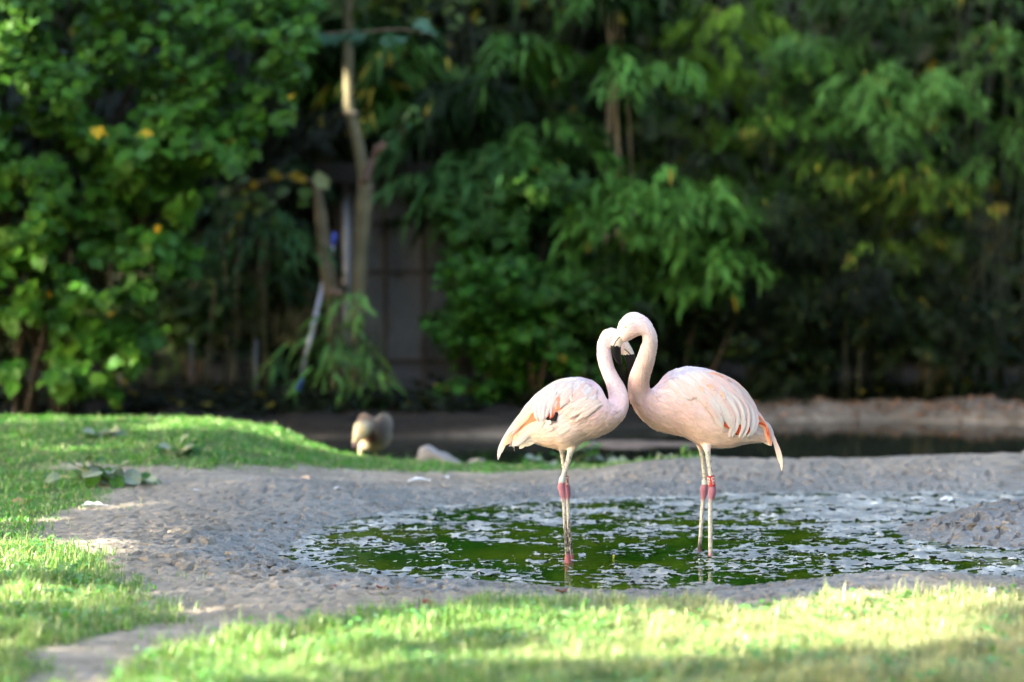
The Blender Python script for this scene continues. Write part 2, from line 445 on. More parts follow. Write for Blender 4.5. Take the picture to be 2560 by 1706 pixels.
# ------------------------------------------------------------------ water
def water_mat(name, col, bump, scale):
    m, t, p, o = new_mat(name)
    N, L = t.nodes, t.links
    p.inputs['Roughness'].default_value = 0.04
    p.inputs['IOR'].default_value = 1.33
    p.inputs['Specular IOR Level'].default_value = 0.5
    tc = N.new('ShaderNodeTexCoord')
    mp = N.new('ShaderNodeMapping'); mp.inputs['Scale'].default_value = (scale * 0.55, scale, 1)
    L.new(tc.outputs['Object'], mp.inputs[0])
    n = N.new('ShaderNodeTexNoise'); n.inputs['Scale'].default_value = 1.0; n.inputs['Detail'].default_value = 3
    L.new(mp.outputs[0], n.inputs['Vector'])
    b = N.new('ShaderNodeBump'); b.inputs['Strength'].default_value = bump; b.inputs['Distance'].default_value = 0.02
    L.new(n.outputs['Fac'], b.inputs['Height']); L.new(b.outputs[0], p.inputs['Normal'])
    n2 = N.new('ShaderNodeTexNoise'); n2.inputs['Scale'].default_value = 1.6; n2.inputs['Detail'].default_value = 4
    L.new(tc.outputs['Object'], n2.inputs['Vector'])
    cr = N.new('ShaderNodeValToRGB')
    cr.color_ramp.elements[0].position = 0.38; cr.color_ramp.elements[0].color = (*col[0], 1)
    cr.color_ramp.elements[1].position = 0.64; cr.color_ramp.elements[1].color = (*col[1], 1)
    L.new(n2.outputs['Fac'], cr.inputs[0]); L.new(cr.outputs[0], p.inputs['Base Color'])
    return m
M_WATER = water_mat('algae_water', [(0.010, 0.040, 0.002), (0.046, 0.070, 0.003)], 0.10, 14)
M_WATER2 = water_mat('dark_water', [(0.010, 0.012, 0.009), (0.016, 0.018, 0.012)], 0.05, 8)
def sheet(name, x0, x1, y0, y1, z, mat, nx=24, ny=24):
    X, Y = np.meshgrid(np.linspace(x0, x1, nx), np.linspace(y0, y1, ny))
    ii = np.arange(nx * ny).reshape(ny, nx)
    F = np.stack([ii[:-1, :-1], ii[:-1, 1:], ii[1:, 1:], ii[1:, :-1]], -1).reshape(-1, 4)
    return obj(name, np_mesh(name, np.stack([X.ravel(), Y.ravel(), np.full(X.size, z)], 1), F, mat))
# near pond water cut to the pond outline with a small margin that dives under the banks
px_ = np.array([p[0] for p in POND]); py_ = np.array([p[1] for p in POND])
X, Y = np.meshgrid(np.arange(-1.6, 5.6, 0.05), np.arange(9.3, 14.0, 0.05))
sd = poly_sd(POND, X, Y)
keep = sd < 0.12
ii = np.arange(X.size).reshape(X.shape)
q = keep[:-1, :-1] & keep[:-1, 1:] & keep[1:, 1:] & keep[1:, :-1]
F = np.stack([ii[:-1, :-1][q], ii[:-1, 1:][q], ii[1:, 1:][q], ii[1:, :-1][q]], -1)
tag(obj('pond_water', np_mesh('pond_water', np.stack([X.ravel(), Y.ravel(), np.zeros(X.size)], 1), F, M_WATER)), kind='structure')
tag(sheet('rear_pond_water', -7, 7.5, 15.2, 19.6, WATER_BACK, M_WATER2), kind='structure')

# floating mats of silt and scum on the pond
sx = np.arange(-1.3, 3.3, 0.0085); sy = np.arange(9.7, 13.6, 0.0125)
X, Y = np.meshgrid(sx, sy)
sd = poly_sd(POND, X, Y)
n_a = fbm(X * 2.6, Y * 4.2, 5, 71, 0.62); n_b = fbm(X * 14, Y * 19, 4, 77, 0.65)
PXY = proj(np.stack([X.ravel(), Y.ravel(), np.zeros(X.size)], 1))
U = PXY[:, 0].reshape(X.shape); Vv = PXY[:, 1].reshape(X.shape)
bias = 0.00 + 0.26 * smooth(1350, 1262, Vv) + 0.24 * smooth(1720, 2150, U) + 0.1 * smooth(1020, 760, U)
bias = bias - 0.27 * np.exp(-((U - 1420) / 330) ** 2 - ((Vv - 1395) / 38) ** 2) - 0.10 * np.exp(-((U - 1450) / 420) ** 2 - ((Vv - 1290) / 26) ** 2)
bias = bias - 0.35 * np.exp(-((U - 2050) / 160) ** 2 - ((Vv - 1452) / 16) ** 2) + 0.30 * np.exp(-((U - 1250) / 420) ** 2 - ((Vv - 1440) / 18) ** 2)
fld = n_a * 0.50 + n_b * 0.52 + bias - 0.02
edge = smooth(0.0, 0.22, fld)
zz = 0.0012 + edge ** 1.2 * (0.001 + 0.012 * np.clip(fbm(X * 19, Y * 14, 3, 83, 0.5), 0, 1.5))
keep = (fld > 0) & (sd < 0.03)
q = keep[:-1, :-1] & keep[:-1, 1:] & keep[1:, 1:] & keep[1:, :-1]
ii = np.arange(X.size).reshape(X.shape)
F = np.stack([ii[:-1, :-1][q], ii[:-1, 1:][q], ii[1:, 1:][q], ii[1:, :-1][q]], -1)
used = np.unique(F); remap = np.zeros(X.size, int); remap[used] = np.arange(len(used))
cs = np.array([0.215, 0.207, 0.19]) * (0.6 + 0.65 * np.clip(fbm(X * 5, Y * 6, 3, 91) + 0.4, 0, 1.4))[..., None]
M_SCUM = attr_mat('silt_scum', rough=0.42, spec=0.55, noise=0.3, nscale=40, bump=0.55, bscale=95)
_t = M_SCUM.node_tree; _p = _t.nodes['Principled BSDF']
_a = _t.nodes.new('ShaderNodeAttribute'); _a.attribute_name = 'edge'
_n = _t.nodes.new('ShaderNodeTexNoise'); _n.inputs['Scale'].default_value = 60; _n.inputs['Detail'].default_value = 4
_c = _t.nodes.new('ShaderNodeTexCoord'); _t.links.new(_c.outputs['Object'], _n.inputs['Vector'])
_m = _t.nodes.new('ShaderNodeMath'); _m.operation = 'MULTIPLY_ADD'; _m.inputs[1].default_value = 1.5; _t.links.new(_a.outputs['Fac'], _m.inputs[0])
_s = _t.nodes.new('ShaderNodeMath'); _s.operation = 'MULTIPLY_ADD'; _s.inputs[1].default_value = 2.2; _s.inputs[2].default_value = -1.45; _t.links.new(_n.outputs['Fac'], _s.inputs[0]); _t.links.new(_s.outputs[0], _m.inputs[2]); _m.use_clamp = True
_t.links.new(_m.outputs[0], _p.inputs['Alpha'])
tag(obj('pond_scum', np_mesh('pond_scum', np.stack([X.ravel()[used], Y.ravel()[used], zz.ravel()[used]], 1), remap[F], M_SCUM, col=cs.reshape(-1, 3)[used], edge=smooth(0.0, 0.16, fld).ravel()[used])),
    'pale grey silt and scum floating in patches on the green pond', None, None, 'stuff')

# ------------------------------------------------------------------ grass
def scatter(poly, n, x0, x1, y0, y1, fade=0.1, seed=0):
    r = np.random.default_rng(seed)
    x = r.uniform(x0, x1, n); y = r.uniform(y0, y1, n)
    s = poly_sd(poly, x, y) + 0.13 * fbm(x * 3, y * 3, 3, 51) + 0.10 * fbm(x * 9, y * 9, 2, 53)
    k = s < fade * r.uniform(-1, 0.6, n)
    return x[k], y[k]
def blades(name, x, y, h0, h1, w, dryf, seed, label, g=(0.085, 0.20, 0.040), g2=(0.135, 0.245, 0.060)):
    r = np.random.default_rng(seed); n = len(x)
    z = height(x, y)
    tuft = 0.75 + 0.6 * np.clip(fbm(x * 5, y * 5, 2, 57), -0.6, 0.9)
    h = r.uniform(h0, h1, n) * tuft
    a = r.uniform(0, 2 * math.pi, n) + 0.0; bend = np.clip(r.normal(0.75, 0.4, n), 0.1, 1.5); h = h * np.where(r.random(n) < 0.06, 1.6, 1.0)
    lx, ly = np.cos(a), np.sin(a)
    wx, wy = -ly, lx
    w = w * r.uniform(0.7, 1.4, n)
    P = np.stack([x, y, z - 0.005], 1)
    side = np.stack([wx, wy, np.zeros(n)], 1) * (w / 2)[:, None]
    lean = np.stack([lx, ly, np.zeros(n)], 1)
    m = P + lean * (h * bend * 0.25)[:, None] + np.array([0, 0, 1]) * (h * 0.6)[:, None]
    t = P + lean * (h * bend * 0.8)[:, None] + np.array([0, 0, 1]) * (h * (1 - 0.32 * bend ** 1.5))[:, None]
    V = np.stack([P - side, P + side, m - side * 0.8, m + side * 0.8, t], 1).reshape(-1, 3)
    b = np.arange(n)[:, None] * 5
    F4 = b + np.array([[0, 1, 3, 2]]); F3 = b + np.array([[2, 3, 4]])
    g = np.array(g); g2 = np.array(g2); st = np.array([0.40, 0.36, 0.20])
    k = r.random(n)[:, None]
    c = g * (1 - k) + g2 * k
    d = np.clip(dryf(x, y) + r.normal(0, 0.22, n), 0, 1)
    d = np.where(r.random(n) < 0.12, np.maximum(d, 0.75), d)[:, None]
    c = c * (1 - d) + st * d
    c = c * r.uniform(0.75, 1.25, n)[:, None]
    c5 = np.repeat(c, 5, 0)
    tag(obj(name, np_mesh(name, V, [F4, F3], M_GRASS, col=c5)), label, None, None, 'stuff')
f_dry = lambda x, y: 0.62 * smooth(-0.3, 1.2, x) + 0.25 * fbm(x * 1.2, y * 1.2, 2, 93)
x, y = scatter(G_FRONT, 150000, -1.9, 3.0, 7.3, 9.75, 0.09, 1)
blades('foreground_grass', x, y, 0.035, 0.085, 0.0042, f_dry, 2, 'sunlit rough grass along the front edge of the pond')
xa, ya = scatter(G_FRONT, 26000, -1.9, 3.0, 8.2, 10.0, 0.55, 21); xb, yb = scatter(G_LEFT, 14000, -2.6, -0.7, 7.0, 11.8, 0.55, 22); xm, ym = scatter(G_MOUND, 24000, -3.2, 1.4, 11.2, 15.0, 0.6, 23)
xa, ya = np.concatenate([xa, xb, xm]), np.concatenate([ya, yb, ym])
ke = (np.minimum(np.minimum(poly_sd(G_FRONT, xa, ya), poly_sd(G_LEFT, xa, ya)), poly_sd(G_MOUND, xa, ya)) > -0.05) & (poly_sd(POND, xa, ya) > 0.25) & (fbm(xa * 4, ya * 4, 2, 167) > 0.12)
blades('edge_grass', xa[ke], ya[ke], 0.015, 0.05, 0.004, lambda x, y: 0.25 + 0 * x, 24, 'thin ragged grass straying from the lawn onto the mud', (0.06, 0.16, 0.03), (0.10, 0.20, 0.05))
x, y = scatter(G_LEFT, 55000, -2.6, -1.0, 7.0, 11.4, 0.09, 3)
blades('side_grass', x, y, 0.035, 0.085, 0.0042, lambda x, y: 0.12 + 0.2 * fbm(x, y, 2, 95), 4, 'lush green grass tongue at the left beside the mud', (0.06, 0.185, 0.026), (0.105, 0.23, 0.04))
x, y = scatter(G_MOUND, 190000, -4.9, 1.4, 11.0, 17.6, 0.2, 5)
blades('mound_grass', x, y, 0.02, 0.045, 0.0065, lambda x, y: 0.02 + 0.12 * fbm(x, y, 2, 97), 6, 'short bright grass covering the low mound behind the mud', (0.030, 0.165, 0.014), (0.055, 0.20, 0.024))
# ------------------------------------------------------------------ flamingos
Z1 = 3.0154
def zc(x, y): return 1200 + x / Z1, 740 + y / Z1
def c4(x, y): return 1560 + x / 5.226, 900 + y / 5.226        # right bird close-up
def c3(x, y): return 1220 + x / 5.6, 920 + y / 5.6            # left bird close-up
def catmull(K, sub):
    K = np.asarray(K, float); n = len(K)
    P = np.concatenate([[2 * K[0] - K[1]], K, [2 * K[-1] - K[-2]]])
    out = []
    for i in range(n - 1):
        p0, p1, p2, p3 = P[i:i + 4]
        for s in range(sub):
            t = s / sub
            out.append(0.5 * (2 * p1 + (p2 - p0) * t + (2 * p0 - 5 * p1 + 4 * p2 - p3) * t * t + (3 * p1 - p0 - 3 * p2 + p3) * t ** 3))
    out.append(K[-1])
    return np.array(out)
def loft(rings, sub, k=28, conv=zc, egg=0.0):
    """rings: Ax,Ay,Bx,By (picture), half-depth (picture), distance Y"""
    R = catmull(rings, sub)
    a = np.linspace(0, 2 * math.pi, k, endpoint=False)
    V = []
    for ax, ay, bx, by, w, Y in R:
        A = at(*conv(ax, ay), Y); B = at(*conv(bx, by), Y)
        C = (A + B) / 2; h = (A - B) / 2
        wd_ = w / Z1 * Y / FPX
        prof = np.sin(a) * (1 - egg * 0.22 * np.cos(a))
        V.append(C + np.cos(a)[:, None] * h + prof[:, None] * np.array([0, wd_, 0]))
    n = len(R)
    F = [(i * k + j, i * k + (j + 1) % k, (i + 1) * k + (j + 1) % k, (i + 1) * k + j) for i in range(n - 1) for j in range(k)]
    F.append(tuple(range(k - 1, -1, -1))); F.append(tuple((n - 1) * k + j for j in range(k)))
    return np.concatenate(V), F
def leg_tube(mb, pts, Y, Yc):
    P = catmull([(p[0], p[1], p[2], Y + (Yc - Y) * max(0, 1 - i / 3.0)) for i, p in enumerate(pts)], 4)
    mb.tube([at(p[0], p[1], p[3]) for p in P], [max(p[2], 2) * Y / FPX for p in P], 14)
def remeshed(mb, name, vox, mat, smooth_it=4):
    me = mb.mesh(name + '_raw', None)
    o = bpy.data.objects.new('tmp', me); COL.objects.link(o)
    m = o.modifiers.new('r', 'REMESH'); m.mode = 'VOXEL'; m.voxel_size = vox
    s = o.modifiers.new('s', 'SMOOTH'); s.factor = 0.5; s.iterations = smooth_it
    dg = bpy.context.evaluated_depsgraph_get()
    out = bpy.data.meshes.new_from_object(o.evaluated_get(dg))
    bpy.data.objects.remove(o); bpy.data.meshes.remove(me)
    out.name = name
    for a in list(out.attributes):
        if a.name == 'col': out.attributes.remove(a)
    out.materials.clear(); out.materials.append(mat)
    out.polygons.foreach_set('use_smooth', [True] * len(out.polygons))
    return out
def mesh_np(me):
    V = np.empty(len(me.vertices) * 3, np.float32); me.vertices.foreach_get('co', V)
    return V.reshape(-1, 3).astype(float)
def set_col(me, c):
    a = me.attributes.new('col', 'FLOAT_COLOR', 'POINT')
    c = np.concatenate([c, np.ones((len(c), 1))], 1).astype(np.float32)
    a.data.foreach_set('color', np.ascontiguousarray(c).ravel())
def rbf(P, ctrl):
    """inverse-distance blend of colours set at picture points"""
    C = np.array([[*zc(c[0], c[1])] for c in ctrl]); K = np.array([c[2] for c in ctrl]) * [0.90, 0.85, 0.93]
    d = ((P[:, None, :] - C[None]) ** 2).sum(-1)
    w = 1 / (d + 60.0) ** 1.6
    return (w @ K) / w.sum(1)[:, None]
def leg_colours(P, col, kind):
    x, y = P[:, 0], P[:, 1]
    r = np.random.default_rng(9)
    bone = np.array([0.45, 0.42, 0.405]); pink = np.array([0.26, 0.105, 0.15]); shank = np.array([0.40, 0.37, 0.36]); red = np.array([0.21, 0.065, 0.085])
    sp = (fbm(x * 0.22, y * 0.12, 3, 101) > 0.28) * 1.0
    c = np.tile(bone, (len(x), 1)) * (1 - 0.55 * sp[:, None] * (r.random(len(x)) < 0.8)[:, None])
    k = smooth(1203, 1211, y)[:, None]; c = c * (1 - k) + pink * k
    k = smooth(1238 + (6 if kind == 'right' else 4), 1256, y)[:, None]; c = c * (1 - k) + shank * (1 - 0.4 * sp[:, None]) * k
    blk = np.array([0.035, 0.03, 0.025])
    if kind == 'left':
        m = smooth(1275, 1345, y + 20 * fbm(x * 0.2, y * 0.03, 2, 7)) * (0.35 + 0.65 * (fbm(x * 0.3, y * 0.09, 2, 103) > -0.15))
    else:
        m = smooth(1335, 1372, y + 0 * x) * (x < 1765) + 0.35 * smooth(1310, 1380, y) * (fbm(x * 0.3, y * 0.1, 2, 104) > 0.2)
    m = np.clip(m, 0, 1)[:, None]; c = c * (1 - m) + blk * m
    k = smooth(1381, 1391, y)[:, None] if kind == 'left' else smooth(1374, 1392, y + (x < 1765) * 6)[:, None] * 0.85
    c = c * (1 - k) + red * k
    k = smooth(1122, 1134, y)[:, None]
    return col * (1 - k) + c * k
def dirfield(guides):
    G = np.array([[*zc(g[0], g[1])] for g in guides]); D = np.array([[g[2], g[3]] for g in guides], float)
    D /= np.linalg.norm(D, axis=1)[:, None]
    def f(P):
        d = ((P[:, None, :] - G[None]) ** 2).sum(-1); w = 1 / (d + 200.0) ** 1.5
        v = w @ D
        return v / (np.linalg.norm(v, axis=1)[:, None] + 1e-9)
    return f
def hug(bvh, p, off):
    l, n, i, d = bvh.find_nearest(Vector(p))
    return np.array(l) + np.array(n) * off, np.array(n)
def contour(bvh, me, field, ctrl, mask, n, lens, wid, seed, tint=0.06, lift=0.004):
    """short overlapping feathers that follow the skin"""
    r = np.random.default_rng(seed)
    V = mesh_np(me)
    NV = np.empty(len(me.vertices) * 3, np.float32); me.vertices.foreach_get('normal', NV); NV = NV.reshape(-1, 3).astype(float)
    P = proj(V); ok = np.where(mask(P))[0]
    pick = r.choice(ok, n)
    D2 = field(P[pick]); cc = rbf(P[pick], ctrl)
    VV, FF, CC = [], [], []
    for q in range(n):
        p = V[pick[q]]; nn = NV[pick[q]]
        d = np.array([D2[q, 0], 0.0, -D2[q, 1]]); d += r.normal(0, 0.07, 3)
        d -= nn * d.dot(nn); d /= np.linalg.norm(d) + 1e-9
        s = np.cross(nn, d)
        Ln = r.uniform(*lens); W = wid * r.uniform(0.7, 1.2)
        base = len(VV)
        rows = [(0, .55), (.35, 1.0), (.75, .8), (1.0, .12)]
        l0, n0, _, _ = bvh.find_nearest(Vector(p + d * Ln * 0.5))
        l1, n1, _, _ = bvh.find_nearest(Vector(p + d * Ln))
        if (np.array(l1) - (p + d * Ln)).dot(np.array(l1) - (p + d * Ln)) > (0.35 * Ln) ** 2: l1 = Vector(p + d * Ln * 0.9); n1 = Vector(nn)
        A, B_, C_ = p, np.array(l0), np.array(l1)
        tip = r.uniform(0.5, 1.3) * lift
        for t, w in rows:
            c = A * (1 - t) * (1 - 2 * t) + B_ * 4 * t * (1 - t) + C_ * t * (2 * t - 1)
            nt_ = nn * (1 - t) + np.array(n1) * t
            c = c + nt_ * (0.0004 + tip * t)
            VV += [c - s * W * w / 2 - nt_ * 0.0008, c + nt_ * 0.0006, c + s * W * w / 2 - nt_ * 0.0008]
        for i in range(3):
            for j in range(2):
                FF.append((base + i * 3 + j, base + i * 3 + j + 1, base + i * 3 + j + 4, base + i * 3 + j + 3))
        k = np.clip(cc[q] * (1 + r.normal(0, tint)) + r.normal(0, 0.012, 3) * np.array([.2, 1, 1]), 0.02, 0.93)
        CC += [k * [1.0, .93, .92]] * 3 + [k] * 3 + [np.clip(k * [1.02, 1.03, 1.04], 0, .93)] * 3 + [np.clip(k * [1.04, 1.08, 1.10], 0, .93)] * 3
    return np.array(VV), np.array(FF), np.array(CC)
def long_feather(bvh, pts, w, c0, c1, off, side, Yc, k=12, arch=0.0025, tipw=0.12, spread=None):
    """a long feather along a picture polyline, laid on the bird's near (+1) or far (-1) flank"""
    C = catmull([(a, b) for a, b in pts], 6)
    d = np.concatenate([[0], np.cumsum(np.linalg.norm(np.diff(C, axis=0), axis=1))]); t = np.linspace(0, d[-1], k)
    C = np.stack([np.interp(t, d, C[:, 0]), np.interp(t, d, C[:, 1])], 1)
    T = np.gradient(C, axis=0); T /= np.linalg.norm(T, axis=1)[:, None]
    Nn = np.stack([-T[:, 1], T[:, 0]], 1)
    s = np.linspace(0, 1, k)
    wp = np.where(s < 0.15, 0.5 + s / 0.3, 1.0) * np.where(s > 0.72, np.sqrt(np.clip(1 - ((s - 0.72) / 0.28) ** 2, tipw ** 2, 1)), 1.0) * w / 2
    VV, CC = [], []
    last = None
    Ys = []
    for i in range(k):
        dr = ray(*C[i]); o0 = np.array([0, 0, CAM_H])
        if side > 0:
            h = bvh.ray_cast(Vector(o0), Vector(dr))
        else:
            far = o0 + dr * 40; h = bvh.ray_cast(Vector(far), Vector(-dr))
        if h[0] is not None: last = h[0].y; Ys.append(last)
        elif last is None: Ys.append(None)
        else: Ys.append(last)
    f = next((v for v in Ys if v is not None), Yc); Ys = [f if v is None else v for v in Ys]
    Ys = np.array(Ys); 
    Ys = np.convolve(np.pad(Ys, 2, mode='edge'), np.ones(5) / 5, 'valid')
    if spread is not None: Ys = Ys * (1 - s) + (Yc + spread) * s
    for i in range(k):
        Y = Ys[i] - side * (off + 0.004 * s[i])
        for j, e in enumerate((-1, 0, 1)):
            q = C[i] + Nn[i] * e * wp[i]
            VV.append(at(q[0], q[1], Y - side * (arch if e == 0 else 0)))
            m = smooth(0.55, 0.95, s[i])
            CC.append(np.array(c0) * (1 - m) + np.array(c1) * m)
    F = [(i * 3 + j, i * 3 + j + 1, i * 3 + j + 4, i * 3 + j + 3) for i in range(k - 1) for j in range(2)]
    return np.array(VV), np.array(F), np.array(CC)

W_ = (0.62, 0.56, 0.565); WP = (0.67, 0.49, 0.475); PK = (0.68, 0.47, 0.44); PE = (0.72, 0.57, 0.54); OR = (0.74, 0.27, 0.15); RO = (0.66, 0.085, 0.025); BK = (0.012, 0.012, 0.016); CR = (0.84, 0.72, 0.58)

def cyl_text(parent, txt, ctr, axis_, rad, facing, size, mat):
    """raised lettering bent round a leg band, reading downwards"""
    cu = bpy.data.curves.new('lettering', 'FONT'); cu.body = txt; cu.size = 1.0; cu.align_x = 'CENTER'; cu.align_y = 'CENTER'; cu.extrude = 0.0; cu.resolution_u = 3
    cu.offset = 0.02
    o = bpy.data.objects.new('tmp_txt', cu); COL.objects.link(o)
    dg = bpy.context.evaluated_depsgraph_get()
    me = bpy.data.meshes.new_from_object(o.evaluated_get(dg))
    bpy.data.objects.remove(o)
    V = mesh_np(me)
    a = np.array(axis_) / np.linalg.norm(axis_)                     # down the leg
    out = np.array([math.sin(facing), -math.cos(facing), 0.0]); out -= a * out.dot(a); out /= np.linalg.norm(out)
    tn = np.cross(out, a)                                           # sideways on the surface
    # letter x runs down the leg, letter y runs to the viewer's right
    sd_ = 1.0 if tn[0] > 0 else -1.0
    ang = sd_ * V[:, 1] * size / rad
    W = np.array(ctr) + V[:, :1] * size * 0.84 * a + (rad + 0.0006) * (np.cos(ang)[:, None] * out + np.sin(ang)[:, None] * tn)
    me2 = bpy.data.meshes.new('lettering')
    me2.from_pydata([tuple(w) for w in W], [], [tuple(p.vertices) for p in me.polygons]); me2.materials.append(mat)
    bpy.data.meshes.remove(me)
    return obj('lettering', me2, parent)
M_LETTER = attr_mat('white_print', rough=0.5, spec=0.3, flat=(0.85, 0.85, 0.85))
M_RED = attr_mat('red_band', rough=0.35, spec=0.5, flat=(0.30, 0.010, 0.016), noise=0.06, nscale=80)
M_RING = attr_mat('grey_ring', rough=0.45, spec=0.5, flat=(0.36, 0.40, 0.42), noise=0.1, nscale=200)
M_EYE = attr_mat('eye', rough=0.12, spec=0.6)

def band(name, parent, p0, p1, r, Y, mat, wall=0.0012):
    a = at(*p0, Y); b = at(*p1, Y)
    mb = MB(); k = 24; rr = r * Y / FPX
    ax = (b - a) / np.linalg.norm(b - a)
    x = np.cross(ax, [0, 1, 0]); x /= np.linalg.norm(x); y = np.cross(ax, x)
    an = np.linspace(0, 2 * math.pi, k, endpoint=False); ring = np.cos(an)[:, None] * x + np.sin(an)[:, None] * y
    prof = [(0, rr - wall), (0, rr), (0.04, rr + 0.0003), (0.96, rr + 0.0003), (1, rr), (1, rr - wall)]
    V = np.concatenate([a + (b - a) * t + ring * q for t, q in prof])
    F = [(i * k + j, i * k + (j + 1) % k, ((i + 1) % 6) * k + (j + 1) % k, ((i + 1) % 6) * k + j) for i in range(6) for j in range(k)]
    mb.add(V, F)
    return obj(name, mb.mesh(name, mat), parent), (a + b) / 2, b - a, rr

def build_flamingo(kind, label, rings, beak_rings, legs, ctrl, guides, hide_y, Y0, base_px):
    b = at(*base_px, Y0)
    root = empty('flamingo', (b[0], b[1], 0.0))
    tag(root, label, 'flamingo', 'flamingos standing in the pond')
    mb = MB()
    V, F = loft(rings, 5, 32, egg=0.6); mb.add(V, F)
    for pts, Y in legs: leg_tube(mb, pts, Y, Y0)
    for pts, Y in legs:                                             # webbed feet resting under water
        fx, fy, _ = pts[-1]
        c = at(fx, fy, Y); sgn = -1 if kind == 'right' else 1
        for an in (-0.55, 0.0, 0.55):
            e = c + np.array([sgn * math.cos(an) * 0.085, math.sin(an) * 0.085, -0.012])
            mb.tube([c, (c + e) / 2 + np.array([0, 0, 0.004]), e], [0.011, 0.008, 0.005], 8)
        mb.ellipsoid(c + np.array([sgn * 0.04, 0, -0.008]), (0.045, 0.04, 0.006), 8)
    body = remeshed(mb, 'body', 0.0036, M_PLUM, 3)
    P = proj(mesh_np(body))
    col = rbf(P, ctrl)
    col = col * (1 + 0.035 * fbm(P[:, 0] * 0.05, P[:, 1] * 0.05, 3, 111))[:, None]
    col = np.clip(leg_colours(P, col, kind), 0.01, 0.92)
    set_col(body, col)
    obj('body', body, root)
    bvh = BVHTree.FromPolygons([Vector(v) for v in mesh_np(body)], [tuple(p.vertices) for p in body.polygons])
    # beak: pale base, black hooked tip, dark gape line
    V, F = loft(beak_rings, 14, 56)
    Pb = proj(V); q = np.array([zc(*p) for p in BEAK_LINE[kind]]); 
    s = (Pb - q[0]) @ np.array([-(q[1] - q[0])[1], (q[1] - q[0])[0]]) / np.linalg.norm(q[1] - q[0])
    s = s + 2.2 * fbm(Pb[:, 0] * 0.2, Pb[:, 1] * 0.2, 2, 5)
    m = smooth(-1.2, 1.2, s)[:, None]
    cb = np.array([0.62, 0.54, 0.49]) * (1 + 0.18 * fbm(Pb[:, 0] * 0.25, Pb[:, 1] * 0.25, 3, 8))[:, None] * (1 - m) + np.array([0.006, 0.0055, 0.007]) * m
    g = np.array([zc(*p) for p in GAPE[kind]])
    dd = np.full(len(Pb), 1e9)
    for i in range(len(g) - 1):
        e = g[i + 1] - g[i]; t = np.clip(((Pb - g[i]) @ e) / (e @ e), 0, 1); dd = np.minimum(dd, np.linalg.norm(Pb - g[i] - t[:, None] * e, axis=1))
    k = (1 - smooth(0.9, 2.2, dd))[:, None] * 0.95
    cb = cb * (1 - k) + np.array([0.02, 0.018, 0.018]) * k
    mbb = MB(); mbb.add(V, F, cb)
    obj('beak', mbb.mesh('beak', M_BEAK), root)
    for side in (1, -1):
        e = EYE[kind]; dr = ray(*zc(*e)); o0 = np.array([0, 0, CAM_H])
        h = bvh.ray_cast(Vector(o0), Vector(dr)) if side > 0 else bvh.ray_cast(Vector(o0 + dr * 40), Vector(-dr))
        if h[0] is None: continue
        p = np.array(h[0]); nn = np.array(h[1])
        me_ = MB(); me_.ellipsoid(p - nn * 0.002, (0.0058, 0.0045, 0.0052), 10, (0.72, 0.58, 0.22)); me_.ellipsoid(p + nn * 0.0014, (0.0026, 0.0022, 0.0026), 8, (0.01, 0.01, 0.01))
        obj('eye', me_.mesh('eye', M_EYE), root)
    return root, body, bvh

GAPE = {'right': [(1075, 302), (1045, 318), (1022, 345), (1010, 372)], 'left': [(1072, 395), (1097, 408), (1118, 425), (1130, 440)]}
BEAK_LINE = {'right': [(983, 372), (1064, 382)][::-1], 'left': [(1166, 440), (1093, 440)]}
BEAK_LINE = {'right': [(983, 370), (1064, 384)], 'left': [(1090, 446), (1170, 437)]}
EYE = {'right': (1099, 237), 'left': (1046, 335)}

# ---- right bird
YR = 10.87
def yr(x): return YR - 0.16 * float(smooth(1420, 1130, np.array(x, float)))
RR = [(2195, 1050, 2188, 1100, 18), (2150, 960, 2105, 1104, 55), (2085, 866, 2008, 1114, 100), (2035, 786, 1915, 1136, 138), (1960, 695, 1830, 1146, 165),
      (1850, 616, 1745, 1146, 186), (1740, 561, 1650, 1118, 196), (1620, 534, 1560, 1070, 196), (1510, 544, 1480, 1046, 188), (1430, 576, 1390, 1030, 176),
      (1375, 625, 1310, 1000, 158), (1335, 670, 1240, 945, 138), (1303, 700, 1180, 876, 117), (1284, 702, 1138, 800, 100), (1275, 680, 1117, 716, 88),
      (1277, 635, 1122, 625, 79), (1293, 575, 1149, 545, 72), (1312, 510, 1181, 470, 66), (1328, 430, 1208, 396, 61), (1338, 350, 1228, 333, 57),
      (1324, 272, 1218, 296, 55), (1277, 186, 1180, 305, 58), (1205, 134, 1136, 330, 64), (1132, 127, 1106, 344, 66), (1076, 164, 1090, 352, 60),
      (1042, 220, 1084, 350, 50), (1026, 268, 1080, 346, 40)]
RB = [(1042, 232, 1078, 345, 32), (1024, 272, 1082, 349, 35), (1010, 305, 1082, 353, 33), (996, 342, 1074, 366, 30), (984, 376, 1064, 388, 27), (989, 414, 1063, 425, 24),
      (1009, 464, 1066, 462, 18), (1038, 508, 1071, 495, 10), (1056, 520, 1070, 508, 5), (1062, 520, 1069, 512, 1.5)]
RR = [r + (YR - 0.16 * float(smooth(9, 20, np.array(float(i)))),) for i, r in enumerate(RR)]
RB = [r + (YR - 0.16,) for r in RB]
LEG_R = [([(1752, 1070, 30), (1762, 1095, 19), (1767, 1114, 13), (1769, 1130, 7.6), (1777, 1185, 6.2), (1781, 1212, 7.4), (1781, 1228, 10.5), (1779, 1242, 8.6), (1776, 1258, 6.2), (1776, 1330, 5.7), (1776, 1380, 6.0), (1777, 1396, 8.0), (1776, 1418, 9)], 10.80),
         ([(1742, 1075, 28), (1749, 1098, 16), (1752, 1115, 10), (1754, 1130, 6.6), (1761, 1180, 6), (1763, 1206, 6.8), (1760, 1225, 10), (1759, 1240, 8), (1757, 1256, 5.7), (1752, 1330, 5.1), (1749, 1374, 5.8), (1749, 1384, 7.2), (1748, 1404, 8)], 10.95)]
